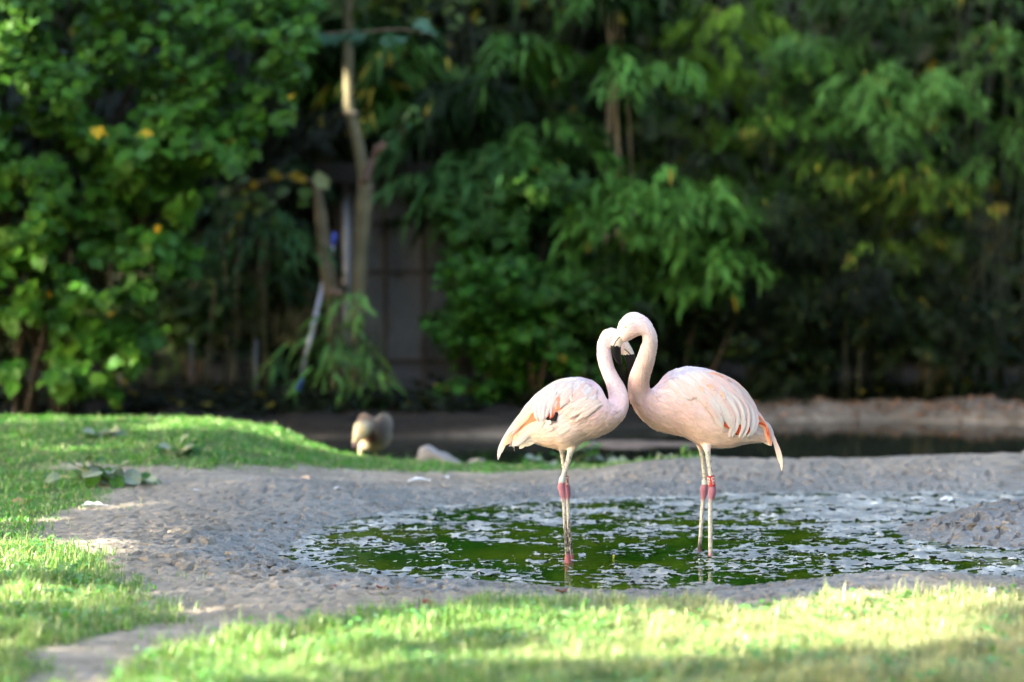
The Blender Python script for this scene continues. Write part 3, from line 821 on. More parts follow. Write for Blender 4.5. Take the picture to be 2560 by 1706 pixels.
CT_R = [(1150, 150, (0.87, 0.71, 0.66)), (1120, 280, (0.86, 0.66, 0.60)), (1290, 250, (0.87, 0.71, 0.66)), (1270, 400, (0.86, 0.69, 0.62)), (1200, 560, (0.86, 0.66, 0.58)), (1190, 700, (0.86, 0.60, 0.51)), (1250, 820, (0.85, 0.57, 0.48)), (1330, 940, (0.83, 0.60, 0.48)),
        (1390, 720, (0.86, 0.66, 0.58)), (1480, 900, (0.85, 0.60, 0.51)), (1600, 1000, (0.85, 0.63, 0.53)), (1700, 1100, (0.84, 0.65, 0.54)), (1850, 1090, (0.85, 0.65, 0.54)), (2050, 1080, (0.85, 0.70, 0.60)), (2150, 1060, (0.86, 0.62, 0.52)),
        (1500, 600, W_), (1600, 580, W_), (1750, 620, WP), (1850, 720, WP), (1700, 800, (0.86, 0.68, 0.62)), (1950, 800, WP), (2060, 930, W_), (1900, 930, W_)]
GD_R = [(1200, 700, .25, 1), (1250, 850, .75, .8), (1400, 800, .9, .35), (1350, 960, .9, .5), (1500, 950, .95, .35), (1700, 1060, .9, .45), (1900, 1090, 1, .1), (2100, 1070, .9, .3),
        (1450, 600, .9, .05), (1600, 560, 1, .1), (1800, 620, .85, .5), (1980, 760, .6, .8), (2100, 950, .6, .85), (1700, 800, .75, .65)]
rootR, bodyR, bvhR = build_flamingo('right', 'taller flamingo on the right, beak over the other bird, red CKA leg band', RR, RB, LEG_R, CT_R, GD_R, 1118, YR, (1768, 1398))
# ---- left bird
YL = 10.64
def yl(x): return YL + 0.17 * float(smooth(900, 1090, np.array(x, float)))
LR = [(228, 1020, 256, 1128, 24), (285, 922, 330, 1125, 60), (340, 836, 400, 1110, 100), (400, 766, 470, 1128, 135), (480, 702, 560, 1150, 165), (580, 646, 640, 1165, 185),
      (680, 620, 715, 1138, 195), (770, 620, 790, 1090, 192), (850, 643, 880, 1065, 180), (902, 680, 970, 1024, 160), (935, 735, 1040, 970, 140), (948, 780, 1090, 905, 119),
      (960, 795, 1115, 850, 102), (971, 775, 1121, 790, 90), (966, 725, 1112, 730, 80), (947, 665, 1085, 670, 72), (922, 595, 1045, 605, 65), (900, 535, 1012, 540, 60),
      (886, 470, 995, 475, 56), (882, 400, 986, 422, 53), (894, 333, 985, 400, 53), (930, 268, 1000, 416, 58), (985, 243, 1025, 432, 60), (1045, 258, 1048, 442, 55),
      (1090, 300, 1062, 446, 46), (1112, 338, 1070, 443, 37)]
LB = [(1092, 305, 1060, 440, 36), (1117, 345, 1072, 443, 35), (1135, 378, 1079, 450, 31), (1150, 405, 1088, 462, 28), (1163, 437, 1094, 475, 26), (1170, 470, 1100, 500, 23), (1167, 505, 1107, 530, 19), (1154, 550, 1114, 562, 12), (1140, 578, 1118, 580, 7), (1129, 595, 1121, 592, 2)]
HY = YL + 0.19
LR = [r + (YL + 0.19 * float(smooth(8, 21, np.array(float(i)))),) for i, r in enumerate(LR)]
LB = [r + (HY,) for r in LB]
LEG_L = [([(1436, 1072, 32), (1432, 1095, 22), (1430, 1110, 16), (1427, 1127, 8.8), (1418, 1160, 6.7), (1411, 1182, 6.3), (1406, 1200, 7), (1403, 1215, 9.5), (1406, 1230, 9), (1408, 1245, 7), (1410, 1262, 5.6), (1414, 1330, 5.2), (1418, 1380, 5.8), (1419, 1392, 7.5), (1420, 1406, 9.5), (1420, 1428, 10)], 10.60),
         ([(1402, 1080, 28), (1404, 1102, 18), (1405, 1120, 11), (1406, 1135, 6.6), (1409, 1165, 5.5), (1413, 1190, 6), (1415, 1205, 6.8), (1417, 1222, 9), (1419, 1238, 8), (1419, 1252, 5.6), (1421, 1300, 5.2), (1425, 1350, 5.3), (1427, 1385, 6.2), (1428, 1394, 7), (1429, 1420, 8)], 10.68)]
CT_L = [(1000, 260, (0.87, 0.75, 0.70)), (920, 330, (0.87, 0.72, 0.66)), (930, 450, (0.86, 0.68, 0.60)), (980, 600, (0.86, 0.67, 0.60)), (1040, 700, (0.86, 0.65, 0.57)), (1050, 830, (0.85, 0.59, 0.51)), (1000, 950, (0.84, 0.60, 0.50)), (900, 780, (0.86, 0.60, 0.52)),
        (850, 1040, (0.83, 0.63, 0.52)), (700, 1120, (0.84, 0.70, 0.58)), (560, 1140, (0.83, 0.62, 0.48)), (500, 1080, (0.85, 0.72, 0.60)), (350, 1090, (0.86, 0.74, 0.66)), (650, 1000, (0.86, 0.74, 0.68)), (700, 880, (0.85, 0.65, 0.57)), (800, 850, (0.85, 0.64, 0.56)),
        (600, 680, W_), (750, 660, W_), (480, 780, W_), (400, 900, W_), (300, 980, (0.86, 0.60, 0.46)), (850, 700, WP)]
GD_L = [(1050, 750, -.2, 1), (1000, 950, -.75, .7), (850, 1040, -.9, .4), (650, 1120, -.95, .25), (400, 1060, -.9, .4), (800, 850, -.95, .3), (700, 900, -.9, .5), (880, 680, -.8, .4), (700, 640, -.95, .25), (500, 760, -.7, .75), (330, 920, -.6, .8), (600, 800, -.45, .9)]
rootL, bodyL, bvhL = build_flamingo('left', 'smaller flamingo on the left, head tucked behind the other, red CUX leg band', LR, LB, LEG_L, CT_L, GD_L, 1118, YL, (1422, 1408))

def plumage(root, body, bvh, guides, ctrl, maskfn, seed, n):
    f = dirfield(guides)
    V, F, C = contour(bvh, body, f, ctrl, maskfn, n, (0.022, 0.045), 0.017, seed)
    o = obj('plumage', np_mesh('plumage', V, F, M_FEATHER, col=C), root); o['kind'] = 'stuff'
def inz(P): return (P[:, 0] - 1200) * Z1, (P[:, 1] - 740) * Z1
def off_legs(P, a, b): return ~((P[:, 0] > a) & (P[:, 0] < b) & (P[:, 1] > 1104))
def mask_r(P):
    x, y = inz(P); return off_legs(P, 1742, 1786) & (y < 1165) & (y > 540) & ((x > 1330) | (y > 730)) & (x < 2150)
def mask_l(P):
    x, y = inz(P); return off_legs(P, 1396, 1442) & (y < 1165) & (y > 618) & ((x < 890) | (y > 840)) & (x > 250)
plumage(rootR, bodyR, bvhR, GD_R, CT_R, mask_r, 21, 2300)
plumage(rootL, bodyL, bvhL, GD_L, CT_L, mask_l, 22, 2000)
def neck_down(root, body, bvh, guides, ctrl, maskfn, seed, n):
    V, F, C = contour(bvh, body, dirfield(guides), ctrl, maskfn, n, (0.009, 0.017), 0.0065, seed, 0.06, 0.0013)
    o = obj('neck_down', np_mesh('neck_down', V, F, M_FEATHER, col=C), root); o['kind'] = 'stuff'
def nmask_r(P):
    x, y = inz(P); return (y < 1000) & (x < 1345) & ~((y > 730) & (x > 1330)) & ~((x < 1092) & (y > 225))
def nmask_l(P):
    x, y = inz(P); return (x > 878) & (y < 960) & ~((x > 1020) & (y < 470)) & ~((x < 952) & (y > 610))
neck_down(rootR, bodyR, bvhR, [(1080, 230, 1, -.6), (1180, 160, 1, .2), (1290, 250, .3, 1), (1280, 400, -.1, 1), (1210, 580, -.3, 1), (1190, 700, .1, 1), (1230, 860, .6, .9), (1130, 300, 1, -.3)], CT_R, nmask_r, 23, 3000)
neck_down(rootL, bodyL, bvhL, [(1050, 300, -1, -.3), (960, 270, -.8, .5), (910, 350, -.2, 1), (935, 480, .15, 1), (980, 600, .4, 1), (1040, 720, .3, 1), (1050, 880, -.5, .9)], CT_L, nmask_l, 24, 2600)

def wing(root, bvh, Yc, conv, coverts, longs, seed):
    """per flank: one covert sheet (wing) with each long feather a piece of it"""
    r = np.random.default_rng(seed)
    for side in (1, -1):
        VV, FF, CC, n = [], [], [], 0
        for S, M_, E, cnt, w, ln, cols, off in coverts:
            S, M_, E = (np.array(q, float) for q in (S, M_, E))
            for i in range(cnt):
                u = (i + r.uniform(-.4, .4)) / max(cnt - 1, 1) ; u = min(max(u, 0), 1)
                def along(Q):
                    t = u * (len(Q) - 1); j = min(int(t), len(Q) - 2); return Q[j] + (Q[j + 1] - Q[j]) * (t - j)
                a, m, e = along(S), along(M_), along(E)
                t0 = r.uniform(0.0, 1 - ln); 
                bez = lambda t: a * (1 - t) ** 2 + m * 2 * t * (1 - t) + e * t * t
                pts = [conv(*bez(t0 + ln * q)) for q in (0, .33, .66, 1)]
                c = np.array(cols[r.integers(len(cols))]) * (1 + r.normal(0, 0.03)); c = np.clip(c, 0, .92)
                v, f, cc = long_feather(bvh, pts, w * r.uniform(.8, 1.2), c, c * np.array([1, .98, .97]), off + r.uniform(0, 0.003), side, Yc, 7)
                VV.append(v); FF.append(f + n); CC.append(cc); n += len(v)
        wg = obj('wing', np_mesh('wing', np.concatenate(VV), np.concatenate(FF), M_FEATHER, col=np.concatenate(CC)), root)
        for pts, w, ca, cb, off in longs:
            v, f, cc = long_feather(bvh, [conv(*p) for p in pts], w, ca, cb, off, side, Yc, 14)
            obj('feather', np_mesh('feather', v, f, M_FEATHER, col=cc), wg)

# right bird: coverts fan back over the flank, long pale tertials hang over the black and orange flight feathers
cov_r = [([(560, 280), (700, 200), (850, 150), (1050, 150), (1250, 230)], [(680, 420), (900, 330), (1080, 260), (1250, 260), (1420, 340)], [(900, 580), (1100, 600), (1280, 560), (1450, 520), (1600, 520)], 60, 11, 0.45, [W_, W_, WP, WP], 0.004),
         ([(850, 330), (950, 260), (1080, 210), (1220, 230), (1380, 300)], [(1000, 500), (1150, 450), (1300, 420), (1420, 430), (1530, 450)], [(1250, 840), (1350, 900), (1450, 850), (1560, 780), (1660, 680)], 54, 12, 0.5, [W_, WP, WP, PK], 0.007),
         ([(950, 420), (1100, 360), (1300, 330)], [(1150, 640), (1300, 620), (1480, 520)], [(1330, 960), (1480, 930), (1640, 780)], 22, 12, 0.6, [W_, WP, W_], 0.010)]
lng_r = [([(1300, 830), (1440, 900), (1480, 940), (1482, 974)], 13, RO, RO, 0.008), ([(1420, 800), (1490, 840), (1500, 920), (1500, 972)], 12, RO, RO, 0.009), ([(1560, 760), (1610, 860), (1618, 930), (1608, 972)], 11, RO, RO, 0.009),
         ([(1470, 900), (1478, 950), (1476, 982)], 12, BK, BK, 0.0065), ([(1590, 900), (1600, 950), (1596, 982)], 8, BK, BK, 0.0065),
         ([(1180, 470), (1350, 640), (1420, 820), (1370, 1015)], 12, WP, W_, 0.013), ([(1250, 430), (1440, 620), (1480, 820), (1412, 1010)], 11, W_, W_, 0.014),
         ([(1330, 410), (1500, 580), (1560, 800), (1535, 930), (1500, 1020)], 12, W_, W_, 0.015), ([(1400, 400), (1570, 580), (1620, 760), (1600, 900), (1545, 1030)], 12, WP, W_, 0.016),
         ([(1460, 420), (1640, 620), (1690, 800), (1660, 920), (1610, 1010)], 12, W_, W_, 0.015), ([(1520, 430), (1680, 620), (1730, 790), (1700, 920), (1655, 990)], 12, WP, W_, 0.014),
         ([(1350, 300), (1560, 440), (1680, 610), (1740, 760)], 11, W_, W_, 0.011), ([(1200, 190), (1450, 300), (1640, 510), (1760, 720)], 11, WP, W_, 0.010), ([(1020, 150), (1300, 220), (1560, 400), (1700, 610)], 11, W_, WP, 0.010),
         ([(1130, 170), (1270, 220), (1350, 280)], 9, (0.74, 0.38, 0.27), WP, 0.012), ([(1280, 260), (1340, 290), (1390, 340)], 8, (0.74, 0.38, 0.27), WP, 0.013), ([(1080, 330), (1140, 360), (1180, 410)], 9, (0.74, 0.38, 0.27), WP, 0.013), ([(980, 350), (1010, 380), (1040, 420)], 8, (0.74, 0.38, 0.27), WP, 0.012),
         ([(1240, 420), (1290, 460), (1310, 530)], 9, (0.74, 0.38, 0.27), WP, 0.014), ([(1060, 500), (1080, 560), (1090, 620)], 7, (0.74, 0.38, 0.27), WP, 0.012)]
wing(rootR, bvhR, YR, c4, cov_r, lng_r, 31)
cov_l = [([(1560, 300), (1420, 200), (1250, 160), (1050, 180), (880, 250)], [(1480, 420), (1330, 330), (1150, 300), (950, 320), (760, 400)], [(1420, 500), (1180, 520), (1000, 520), (860, 520), (640, 600)], 60, 11, 0.45, [W_, W_, WP, PK], 0.004),
         ([(1250, 250), (1080, 230), (900, 280), (720, 400)], [(1120, 400), (980, 400), (830, 430), (640, 540)], [(1010, 560), (900, 620), (790, 640), (650, 650)], 48, 12, 0.5, [W_, W_, WP, W_], 0.007),
         ([(1650, 500), (1500, 430), (1350, 420)], [(1450, 560), (1300, 520), (1200, 520)], [(1250, 800), (1080, 720), (960, 640)], 40, 9, 0.5, [PE, (0.72, 0.60, 0.56), (0.70, 0.57, 0.54)], 0.006)]
lng_l = [([(1080, 380), (1040, 440), (1000, 540), (970, 590)], 16, (0.74, 0.26, 0.20), OR, 0.009), ([(1020, 360), (990, 430), (985, 480)], 11, (0.74, 0.24, 0.18), OR, 0.011),
         ([(960, 470), (930, 580), (890, 700)], 16, (0.74, 0.30, 0.22), RO, 0.009), ([(880, 470), (850, 560), (835, 690)], 9, (0.84, 0.45, 0.38), RO, 0.009), ([(930, 480), (905, 590), (870, 715)], 8, OR, RO, 0.011),
         ([(880, 640), (850, 690), (835, 735)], 11, BK, BK, 0.007), ([(960, 620), (940, 680), (925, 752)], 12, BK, BK, 0.007), ([(920, 640), (900, 700), (890, 745)], 12, BK, BK, 0.006),
         ([(920, 300), (850, 430), (780, 590), (770, 745)], 11, W_, W_, 0.013), ([(860, 300), (770, 450), (730, 600), (735, 750)], 12, W_, W_, 0.014), ([(800, 330), (700, 480), (670, 610), (690, 740)], 12, W_, WP, 0.014),
         ([(960, 330), (900, 480), (840, 600), (815, 700)], 9, W_, W_, 0.015), ([(1060, 330), (960, 420), (890, 560), (880, 700)], 6, WP, W_, 0.015),
         ([(1180, 380), (1160, 430), (1180, 490)], 6, (0.84, 0.5, 0.42), WP, 0.010),
         ([(1250, 165), (1000, 190), (800, 300), (620, 450)], 10, W_, W_, 0.010), ([(900, 260), (700, 390), (550, 560), (440, 690)], 12, W_, W_, 0.011), ([(760, 380), (600, 520), (480, 650), (380, 780)], 12, W_, W_, 0.011)]
wing(rootL, bvhL, YL, c3, cov_l, lng_l, 32)

def tail(root, bvh, Yc, conv, longs):
    VV, FF, CC, n = [], [], [], 0
    tl = None
    for i, (pts, w, ca, cb, off, spread) in enumerate(longs):
        v, f, cc = long_feather(bvh, [conv(*p) for p in pts], w, ca, cb, off, 1, Yc, 16, spread=spread, tipw=0.1)
        if tl is None: tl = obj('tail', np_mesh('tail', v, f, M_FEATHER, col=cc), root)
        else: obj('tail_feather', np_mesh('tail_feather', v, f, M_FEATHER, col=cc), tl)
tail(rootR, bvhR, YR, c4, [([(1700, 620), (1800, 770), (1900, 950), (2000, 1130), (2050, 1290), (2062, 1450)], 9, WP, (0.86, 0.66, 0.54), 0.004, -0.01),
    ([(1740, 760), (1850, 880), (1950, 1020), (2000, 1180), (2045, 1370)], 10, W_, (0.85, 0.64, 0.52), 0.003, 0.02), ([(1760, 800), (1870, 850), (1930, 960), (1945, 1000)], 12, W_, W_, 0.002, 0.03),
    ([(1730, 830), (1820, 850), (1880, 960), (1900, 1060)], 8, RO, OR, 0.012, -0.02), ([(1760, 850), (1830, 900), (1870, 1000), (1920, 1110)], 9, (0.85, 0.42, 0.26), OR, 0.010, -0.02),
    ([(1740, 720), (1820, 820), (1870, 900), (1885, 990)], 8, OR, RO, 0.013, -0.02), ([(1650, 900), (1780, 930), (1880, 1000), (1925, 1120)], 12, (0.86, 0.60, 0.52), (0.86, 0.66, 0.6), 0.004, 0.0),
    ([(1600, 1010), (1750, 1030), (1860, 1070), (1930, 1120)], 12, W_, (0.86, 0.66, 0.6), 0.004, 0.0)])
tail(rootL, bvhL, YL, c3, [([(560, 560), (420, 720), (280, 920), (180, 1110), (140, 1290)], 12, W_, W_, 0.004, -0.02), ([(620, 560), (470, 720), (330, 900), (220, 1060), (165, 1220)], 14, W_, (0.86, 0.7, 0.6), 0.007, -0.03),
    ([(660, 640), (540, 760), (400, 900), (290, 1000), (215, 1090)], 19, OR, (0.86, 0.62, 0.45), 0.009, -0.03), ([(690, 700), (580, 800), (460, 920), (350, 1000)], 18, OR, (0.86, 0.6, 0.44), 0.010, -0.03),
    ([(640, 600), (560, 700), (430, 820), (330, 940)], 9, (0.86, 0.55, 0.40), WP, 0.013, -0.04), ([(700, 760), (560, 840), (430, 960), (345, 1110)], 14, (0.86, 0.6, 0.52), W_, 0.011, -0.03),
    ([(780, 770), (640, 850), (500, 970), (385, 1095)], 16, W_, W_, 0.014, -0.03), ([(860, 790), (700, 870), (560, 990), (440, 1135)], 17, W_, CR, 0.013, -0.02), ([(900, 830), (760, 920), (620, 1020), (500, 1090)], 17, W_, CR, 0.012, -0.02),
    ([(880, 760), (760, 770), (640, 800), (560, 850)], 13, W_, W_, 0.018, -0.03)])

# leg bands and rings
bo, bc, bx, br = band('leg_band', rootR, (1776.5, 1189), (1780.5, 1215.5), 9.6, 10.80, M_RED)
cyl_text(bo, 'CKA', bc, bx, br, 0.42, 0.0205, M_LETTER); cyl_text(bo, 'CKA', bc, bx, br, -0.98, 0.0205, M_LETTER)
band('leg_ring', rootR, (1762.6, 1200.5), (1763.4, 1211), 8.2, 10.95, M_RING)
bo, bc, bx, br = band('leg_band', rootL, (1412.5, 1190), (1414, 1215.5), 8.9, 10.68, M_RED)
cyl_text(bo, 'CUX', bc, bx, br, 0.42, 0.0205, M_LETTER); cyl_text(bo, 'CUX', bc, bx, br, -1.3, 0.0205, M_LETTER)
band('leg_ring', rootL, (1408.5, 1193.5), (1404.5, 1205), 8.4, 10.60, M_RING)
# ------------------------------------------------------------------ leaves (vectorised)
def rot_frames(d, up=None):
    d = d / (np.linalg.norm(d, axis=1)[:, None] + 1e-9)
    u = np.tile([0, 0, 1.0], (len(d), 1)) if up is None else up
    s = np.cross(d, u); bad = np.linalg.norm(s, axis=1) < 1e-3; s[bad] = [1, 0, 0]
    s /= np.linalg.norm(s, axis=1)[:, None]
    n = np.cross(s, d)
    return d, s, n
# outlines: (along, across) ; lance leaf keeps a midrib fold
def lance(P, d, L, W, droop, col, roll=0.0, r=RNG):
    """P base (n,3), d direction, L length, W width -> V,F,C : 8 vertices and 6 faces each"""
    n = len(P); d, s, nn = rot_frames(d)
    a = roll * r.normal(0, 1, n)[:, None]
    s2 = s * np.cos(a) + nn * np.sin(a); n2 = nn * np.cos(a) - s * np.sin(a); s, nn = s2, n2
    L = L[:, None]; W = W[:, None]; dr = droop[:, None]
    down = np.array([0, 0, -1.0])
    def pt(t): return P + d * (L * t) + down * (dr * L * t * t)
    fold = 0.25
    p0 = pt(0); p1 = pt(0.3); p2 = pt(0.65); p3 = pt(1.0)
    V = np.stack([p0, p1 - s * W * .5 + nn * W * fold, p1, p1 + s * W * .5 + nn * W * fold,
                  p2 - s * W * .38 + nn * W * fold * .7, p2, p2 + s * W * .38 + nn * W * fold * .7, p3], 1).reshape(-1, 3)
    b = np.arange(n)[:, None] * 8
    F3 = np.concatenate([b + np.array([[0, 2, 1]]), b + np.array([[0, 3, 2]]), b + np.array([[4, 5, 7]]), b + np.array([[5, 6, 7]])])
    F4 = np.concatenate([b + np.array([[1, 2, 5, 4]]), b + np.array([[2, 3, 6, 5]])])
    return V, [F4, F3], np.repeat(col, 8, 0)
LOBE = np.array([(0, 0), (0.10, 0.30), (0.32, 0.52), (0.42, 0.40), (0.66, 0.46), (0.72, 0.26), (1.0, 0.0),
                 (0.72, -0.26), (0.66, -0.46), (0.42, -0.40), (0.32, -0.52), (0.10, -0.30)])
def broad_one(L=1.0, fold=0.18, droop=0.25, r=None, shape=LOBE):
    V = [(0.45, 0, 0)] + [(x, y, fold * abs(y) - droop * x * x + (r.normal(0, .02) if r else 0)) for x, y in shape]
    n = len(shape)
    V = np.array(V) * L; V[0, 2] = -droop * 0.2 * L
    F = [(0, 1 + i, 1 + (i + 1) % n) for i in range(n)]
    return V, np.array(F)
def broad(P, d, up, L, col, seed=0, shape=LOBE):
    r = np.random.default_rng(seed); n = len(P)
    T, F = broad_one(1.0, 0.2, 0.3, r, shape); k = len(T)
    d, s, nn = rot_frames(d, up)
    V = P[:, None, :] + (d[:, None] * T[None, :, :1] + s[:, None] * T[None, :, 1:2] + nn[:, None] * T[None, :, 2:3]) * L[:, None, None]
    FF = (np.arange(n)[:, None, None] * k + F[None]).reshape(-1, 3)
    return V.reshape(-1, 3), FF, np.repeat(col, k, 0)
def merge(parts):
    V, F4, F3, C, n = [], [], [], [], 0
    for v, f, c in parts:
        for q in (f if isinstance(f, list) else [f]):
            (F4 if q.shape[1] == 4 else F3).append(q + n)
        V.append(v); C.append(c); n += len(v)
    return np.concatenate(V), [np.concatenate(x) for x in (F4, F3) if x], np.concatenate(C)
def vary(base, n, r, j=0.25, yel=0.05):
    base = np.array(base); k = r.random((n, 1))
    c = base * (1 + r.normal(0, j, (n, 1))) * np.array([1, 1, 1]) + np.array([0.012, 0.012, 0]) * k
    c = c * np.array([0.86, 0.72, 0.52])
    y = r.random(n) < yel
    c[y] = np.array([0.20, 0.16, 0.02]) * r.uniform(.5, 1.1, (y.sum(), 1))
    return np.clip(c, 0.004, 0.6)
def gz(x, y): return float(height(np.array([x]), np.array([y]), False)[0])

# ------------------------------------------------------------------ aviary shed
def build_shed():
    Y = 20.2
    x0, x1 = at(852, 800, Y)[0], at(1165, 800, Y)[0]
    z1 = at(900, 440, Y)[2]; g = 0.05
    root = empty('aviary_shed', ((x0 + x1) / 2, Y, g)); tag(root, 'dark wire fronted aviary shed half hidden between trunk and bamboo', 'shed')
    def part(name, boxes, mat, col, sm=False):
        mb = MB()
        for lo, hi in boxes: mb.box(lo, hi, col)
        return obj(name, mb.mesh(name, mat, sm), root)
    part('back_wall', [((x0, Y + 0.55, g), (x1, Y + 0.60, z1))], M_WOOD, (0.034, 0.035, 0.039))
    part('side_wall', [((x0 - 0.05, Y + 0.04, g), (x0 - 0.002, Y + 0.6, z1))], M_WOOD, (0.04, 0.035, 0.032))
    part('side_wall', [((x1 + 0.002, Y + 0.04, g), (x1 + 0.05, Y + 0.6, z1))], M_WOOD, (0.04, 0.035, 0.032))
    part('roof', [((x0 - 0.2, Y - 0.28, z1 + 0.002), (x1 + 0.15, Y + 0.8, z1 + 0.09))], M_WOOD, (0.02, 0.018, 0.016))
    part('fascia', [((x0 - 0.2, Y - 0.31, z1 - 0.06), (x1 + 0.15, Y - 0.283, z1 + 0.10))], M_WOOD, (0.022, 0.018, 0.015))
    for px, w in ((965, 13), (1060, 12), (1150, 14)):
        xa = at(px - w / 2, 800, Y)[0]; xb = at(px + w / 2, 800, Y)[0]
        part('batten', [((xa, Y, g), (xb, Y + 0.035, z1 - 0.062))], M_WOOD, (0.070, 0.056, 0.048))
    for py in (562, 682, 905):
        z = at(900, py, Y)[2]
        part('rail', [((x0, Y + 0.037, z - 0.018), (x1, Y + 0.062, z + 0.018))], M_WOOD, (0.055, 0.045, 0.04))
    z9 = at(900, 905, Y)[2]
    part('kick_board', [((x0, Y + 0.066, g), (x1, Y + 0.085, z9 - 0.02))], M_PLASTIC, (0.055, 0.062, 0.085))
    mb = MB()
    z = z9
    while z < z1 - 0.07:
        mb.box((x0, Y + 0.066, z), (x1, Y + 0.070, z + 0.009), (0.20, 0.205, 0.225)); z += 0.020
    x = x0
    while x < x1:
        mb.box((x, Y + 0.071, z9), (x + 0.004, Y + 0.075, z1 - 0.07), (0.14, 0.142, 0.155)); x += 0.05
    s = obj('wire_screen', mb.mesh('wire_screen', M_METAL, False), root); s['kind'] = 'stuff'
    xa = at(859, 800, Y)[0]; xb = at(880, 800, Y)[0]
    mb = MB(); mb.tube([((xa + xb) / 2, Y - 0.06, g), ((xa + xb) / 2, Y - 0.06, z1 - 0.0)], (xb - xa) / 2, 14, (0.28, 0.295, 0.34))
    obj('corner_post', mb.mesh('corner_post', M_METAL), root)
build_shed()

# net fence low at the left
def build_net():
    Y = 18.9
    xs = [at(p, 900, Y)[0] for p in (300, 478, 640)]
    root = empty('net_fence', (xs[1], Y, 0.05)); tag(root, 'low dark net fence on thin posts in the shade left of the trunks', 'fence')
    zt = at(478, 868, Y)[2]
    for x in xs:
        mb = MB(); mb.tube([(x, Y, 0.0), (x, Y, zt + 0.06)], 0.014, 8, (0.075, 0.08, 0.085)); obj('post', mb.mesh('post', M_METAL), root)
    mb = MB()
    for i in range(12):
        z = 0.08 + (zt - 0.08) * i / 11
        P = [(x, Y - 0.016, z - 0.05 * math.sin(math.pi * ((x - xs[0]) / (xs[1] - xs[0]) % 1)) * i / 11) for x in np.linspace(xs[0], xs[-1], 17)]
        mb.tube(P, 0.0022, 4, (0.03, 0.032, 0.035))
    for x in np.arange(xs[0], xs[-1], 0.05):
        mb.tube([(x, Y - 0.020, 0.06), (x, Y - 0.020, zt - 0.05)], 0.0018, 4, (0.03, 0.032, 0.035))
    n = obj('netting', mb.mesh('netting', M_PLASTIC), root); n['kind'] = 'stuff'
build_net()

# leaning pole, silver with blue grips
def build_pole():
    Y0, Y1 = 18.55, 18.98
    def p(t): # 0 bottom, 1 top
        return at(742 + (838 - 742) * t, 988 + (583 - 988) * t, Y0 + (Y1 - Y0) * t)
    root = empty('leaning_pole', tuple(p(0))); tag(root, 'long silver pole with blue grips leaning against the pale stub trunk', 'pole')
    def seg(name, a, b, r, c, m):
        mb = MB(); mb.tube([p(a), p((a + b) / 2), p(b)], r, 12, c); obj(name, mb.mesh(name, m), root)
    seg('foot', 0.0, 0.025, 0.022, (0.03, 0.22, 0.08), M_PLASTIC)
    seg('grip', 0.025, 0.105, 0.020, (0.04, 0.08, 0.42), M_PLASTIC)
    seg('shaft', 0.105, 0.84, 0.0155, (0.50, 0.48, 0.60), M_METAL)
    seg('collar', 0.84, 0.915, 0.019, (0.62, 0.66, 0.70), M_PLASTIC)
    seg('grip', 0.915, 1.0, 0.018, (0.03, 0.06, 0.42), M_PLASTIC)
build_pole()
mb = MB(); c = at(714, 978, 18.5); mb.ellipsoid(c, (0.022, 0.02, 0.02), 10, (0.7, 0.7, 0.74))  # white ball standing in for a small blurred bright spot
mb.tube([(c[0], c[1], gz(c[0], c[1]) - .03), (c[0], c[1], c[2] - 0.015)], 0.006, 6, (0.2, 0.2, 0.22))
solid_obj('white_ball', mb.mesh('white_ball', M_PLASTIC), 'small white ball on a thin stake left of the blue pole foot', 'ball')

# ------------------------------------------------------------------ trees
def trunk_mesh(path, Y, col, k=14, jit=0.05, seed=0):
    P = catmull([(a, b, c) for a, b, c in path], 6)
    r = np.random.default_rng(seed)
    pts = np.array([at(p[0], p[1], Y) for p in P]); rad = np.array([p[2] * .88 * Y / FPX for p in P]) * (1 + r.normal(0, jit, len(P)))
    mb = MB(); cc = np.tile(np.array(col), (len(P), 1)) * (1 + r.normal(0, 0.07, (len(P), 1)))
    mb.tube(pts, rad, k, cc); return mb, pts
t1 = empty('slender_tree', tuple(at(888, 1012, 18.75))); tag(t1, 'slender tree with a kinked pale trunk in front of the wire shed', 'tree')
mb, _ = trunk_mesh([(884, 1030, 20), (890, 960, 18), (893, 880, 18), (895, 760, 21), (901, 640, 22), (906, 560, 22), (913, 470, 21), (905, 410, 18), (893, 350, 16), (882, 310, 16), (877, 285, 18), (872, 262, 15), (871, 180, 14), (872, 80, 14), (874, -60, 13), (880, -260, 11)], 18.75, (0.135, 0.112, 0.065), seed=1)
for z in (285, 470): mb.ellipsoid(at(876 if z == 285 else 914, z, 18.75), (0.062, 0.06, 0.035), 8, (0.17, 0.13, 0.09), bump=.3)
obj('trunk', mb.mesh('trunk', M_BARK), t1)
mb, _ = trunk_mesh([(913, 455, 13), (926, 415, 11), (938, 385, 10), (946, 362, 11)], 18.70, (0.15, 0.095, 0.075), seed=2)
mb.tube([at(940, 385, 18.68), at(956, 366, 18.66), at(962, 358, 18.66)], [0.026, 0.024, 0.028], 10, (0.20, 0.11, 0.085))
obj('broken_branch', mb.mesh('broken_branch', M_BARK), t1)
r = np.random.default_rng(41)
n = 900
ctr = at(885, -190, 18.9); P = ctr + r.normal(0, 1, (n, 3)) * np.array([0.55, 0.45, 0.35]); P = P[P[:, 2] > 2.98]
v, f, c = broad(P, r.normal(0, 1, (len(P), 3)) * [1, 1, .3] - [0, 0, .4], np.array([0, -.3, 1]) + r.normal(0, .3, (len(P), 3)), r.uniform(.08, .13, len(P)), vary((0.06, 0.11, 0.03), len(P), r), 3)
o = obj('crown', np_mesh('crown', v, f, M_LEAF, False, col=c), t1); o['kind'] = 'stuff'

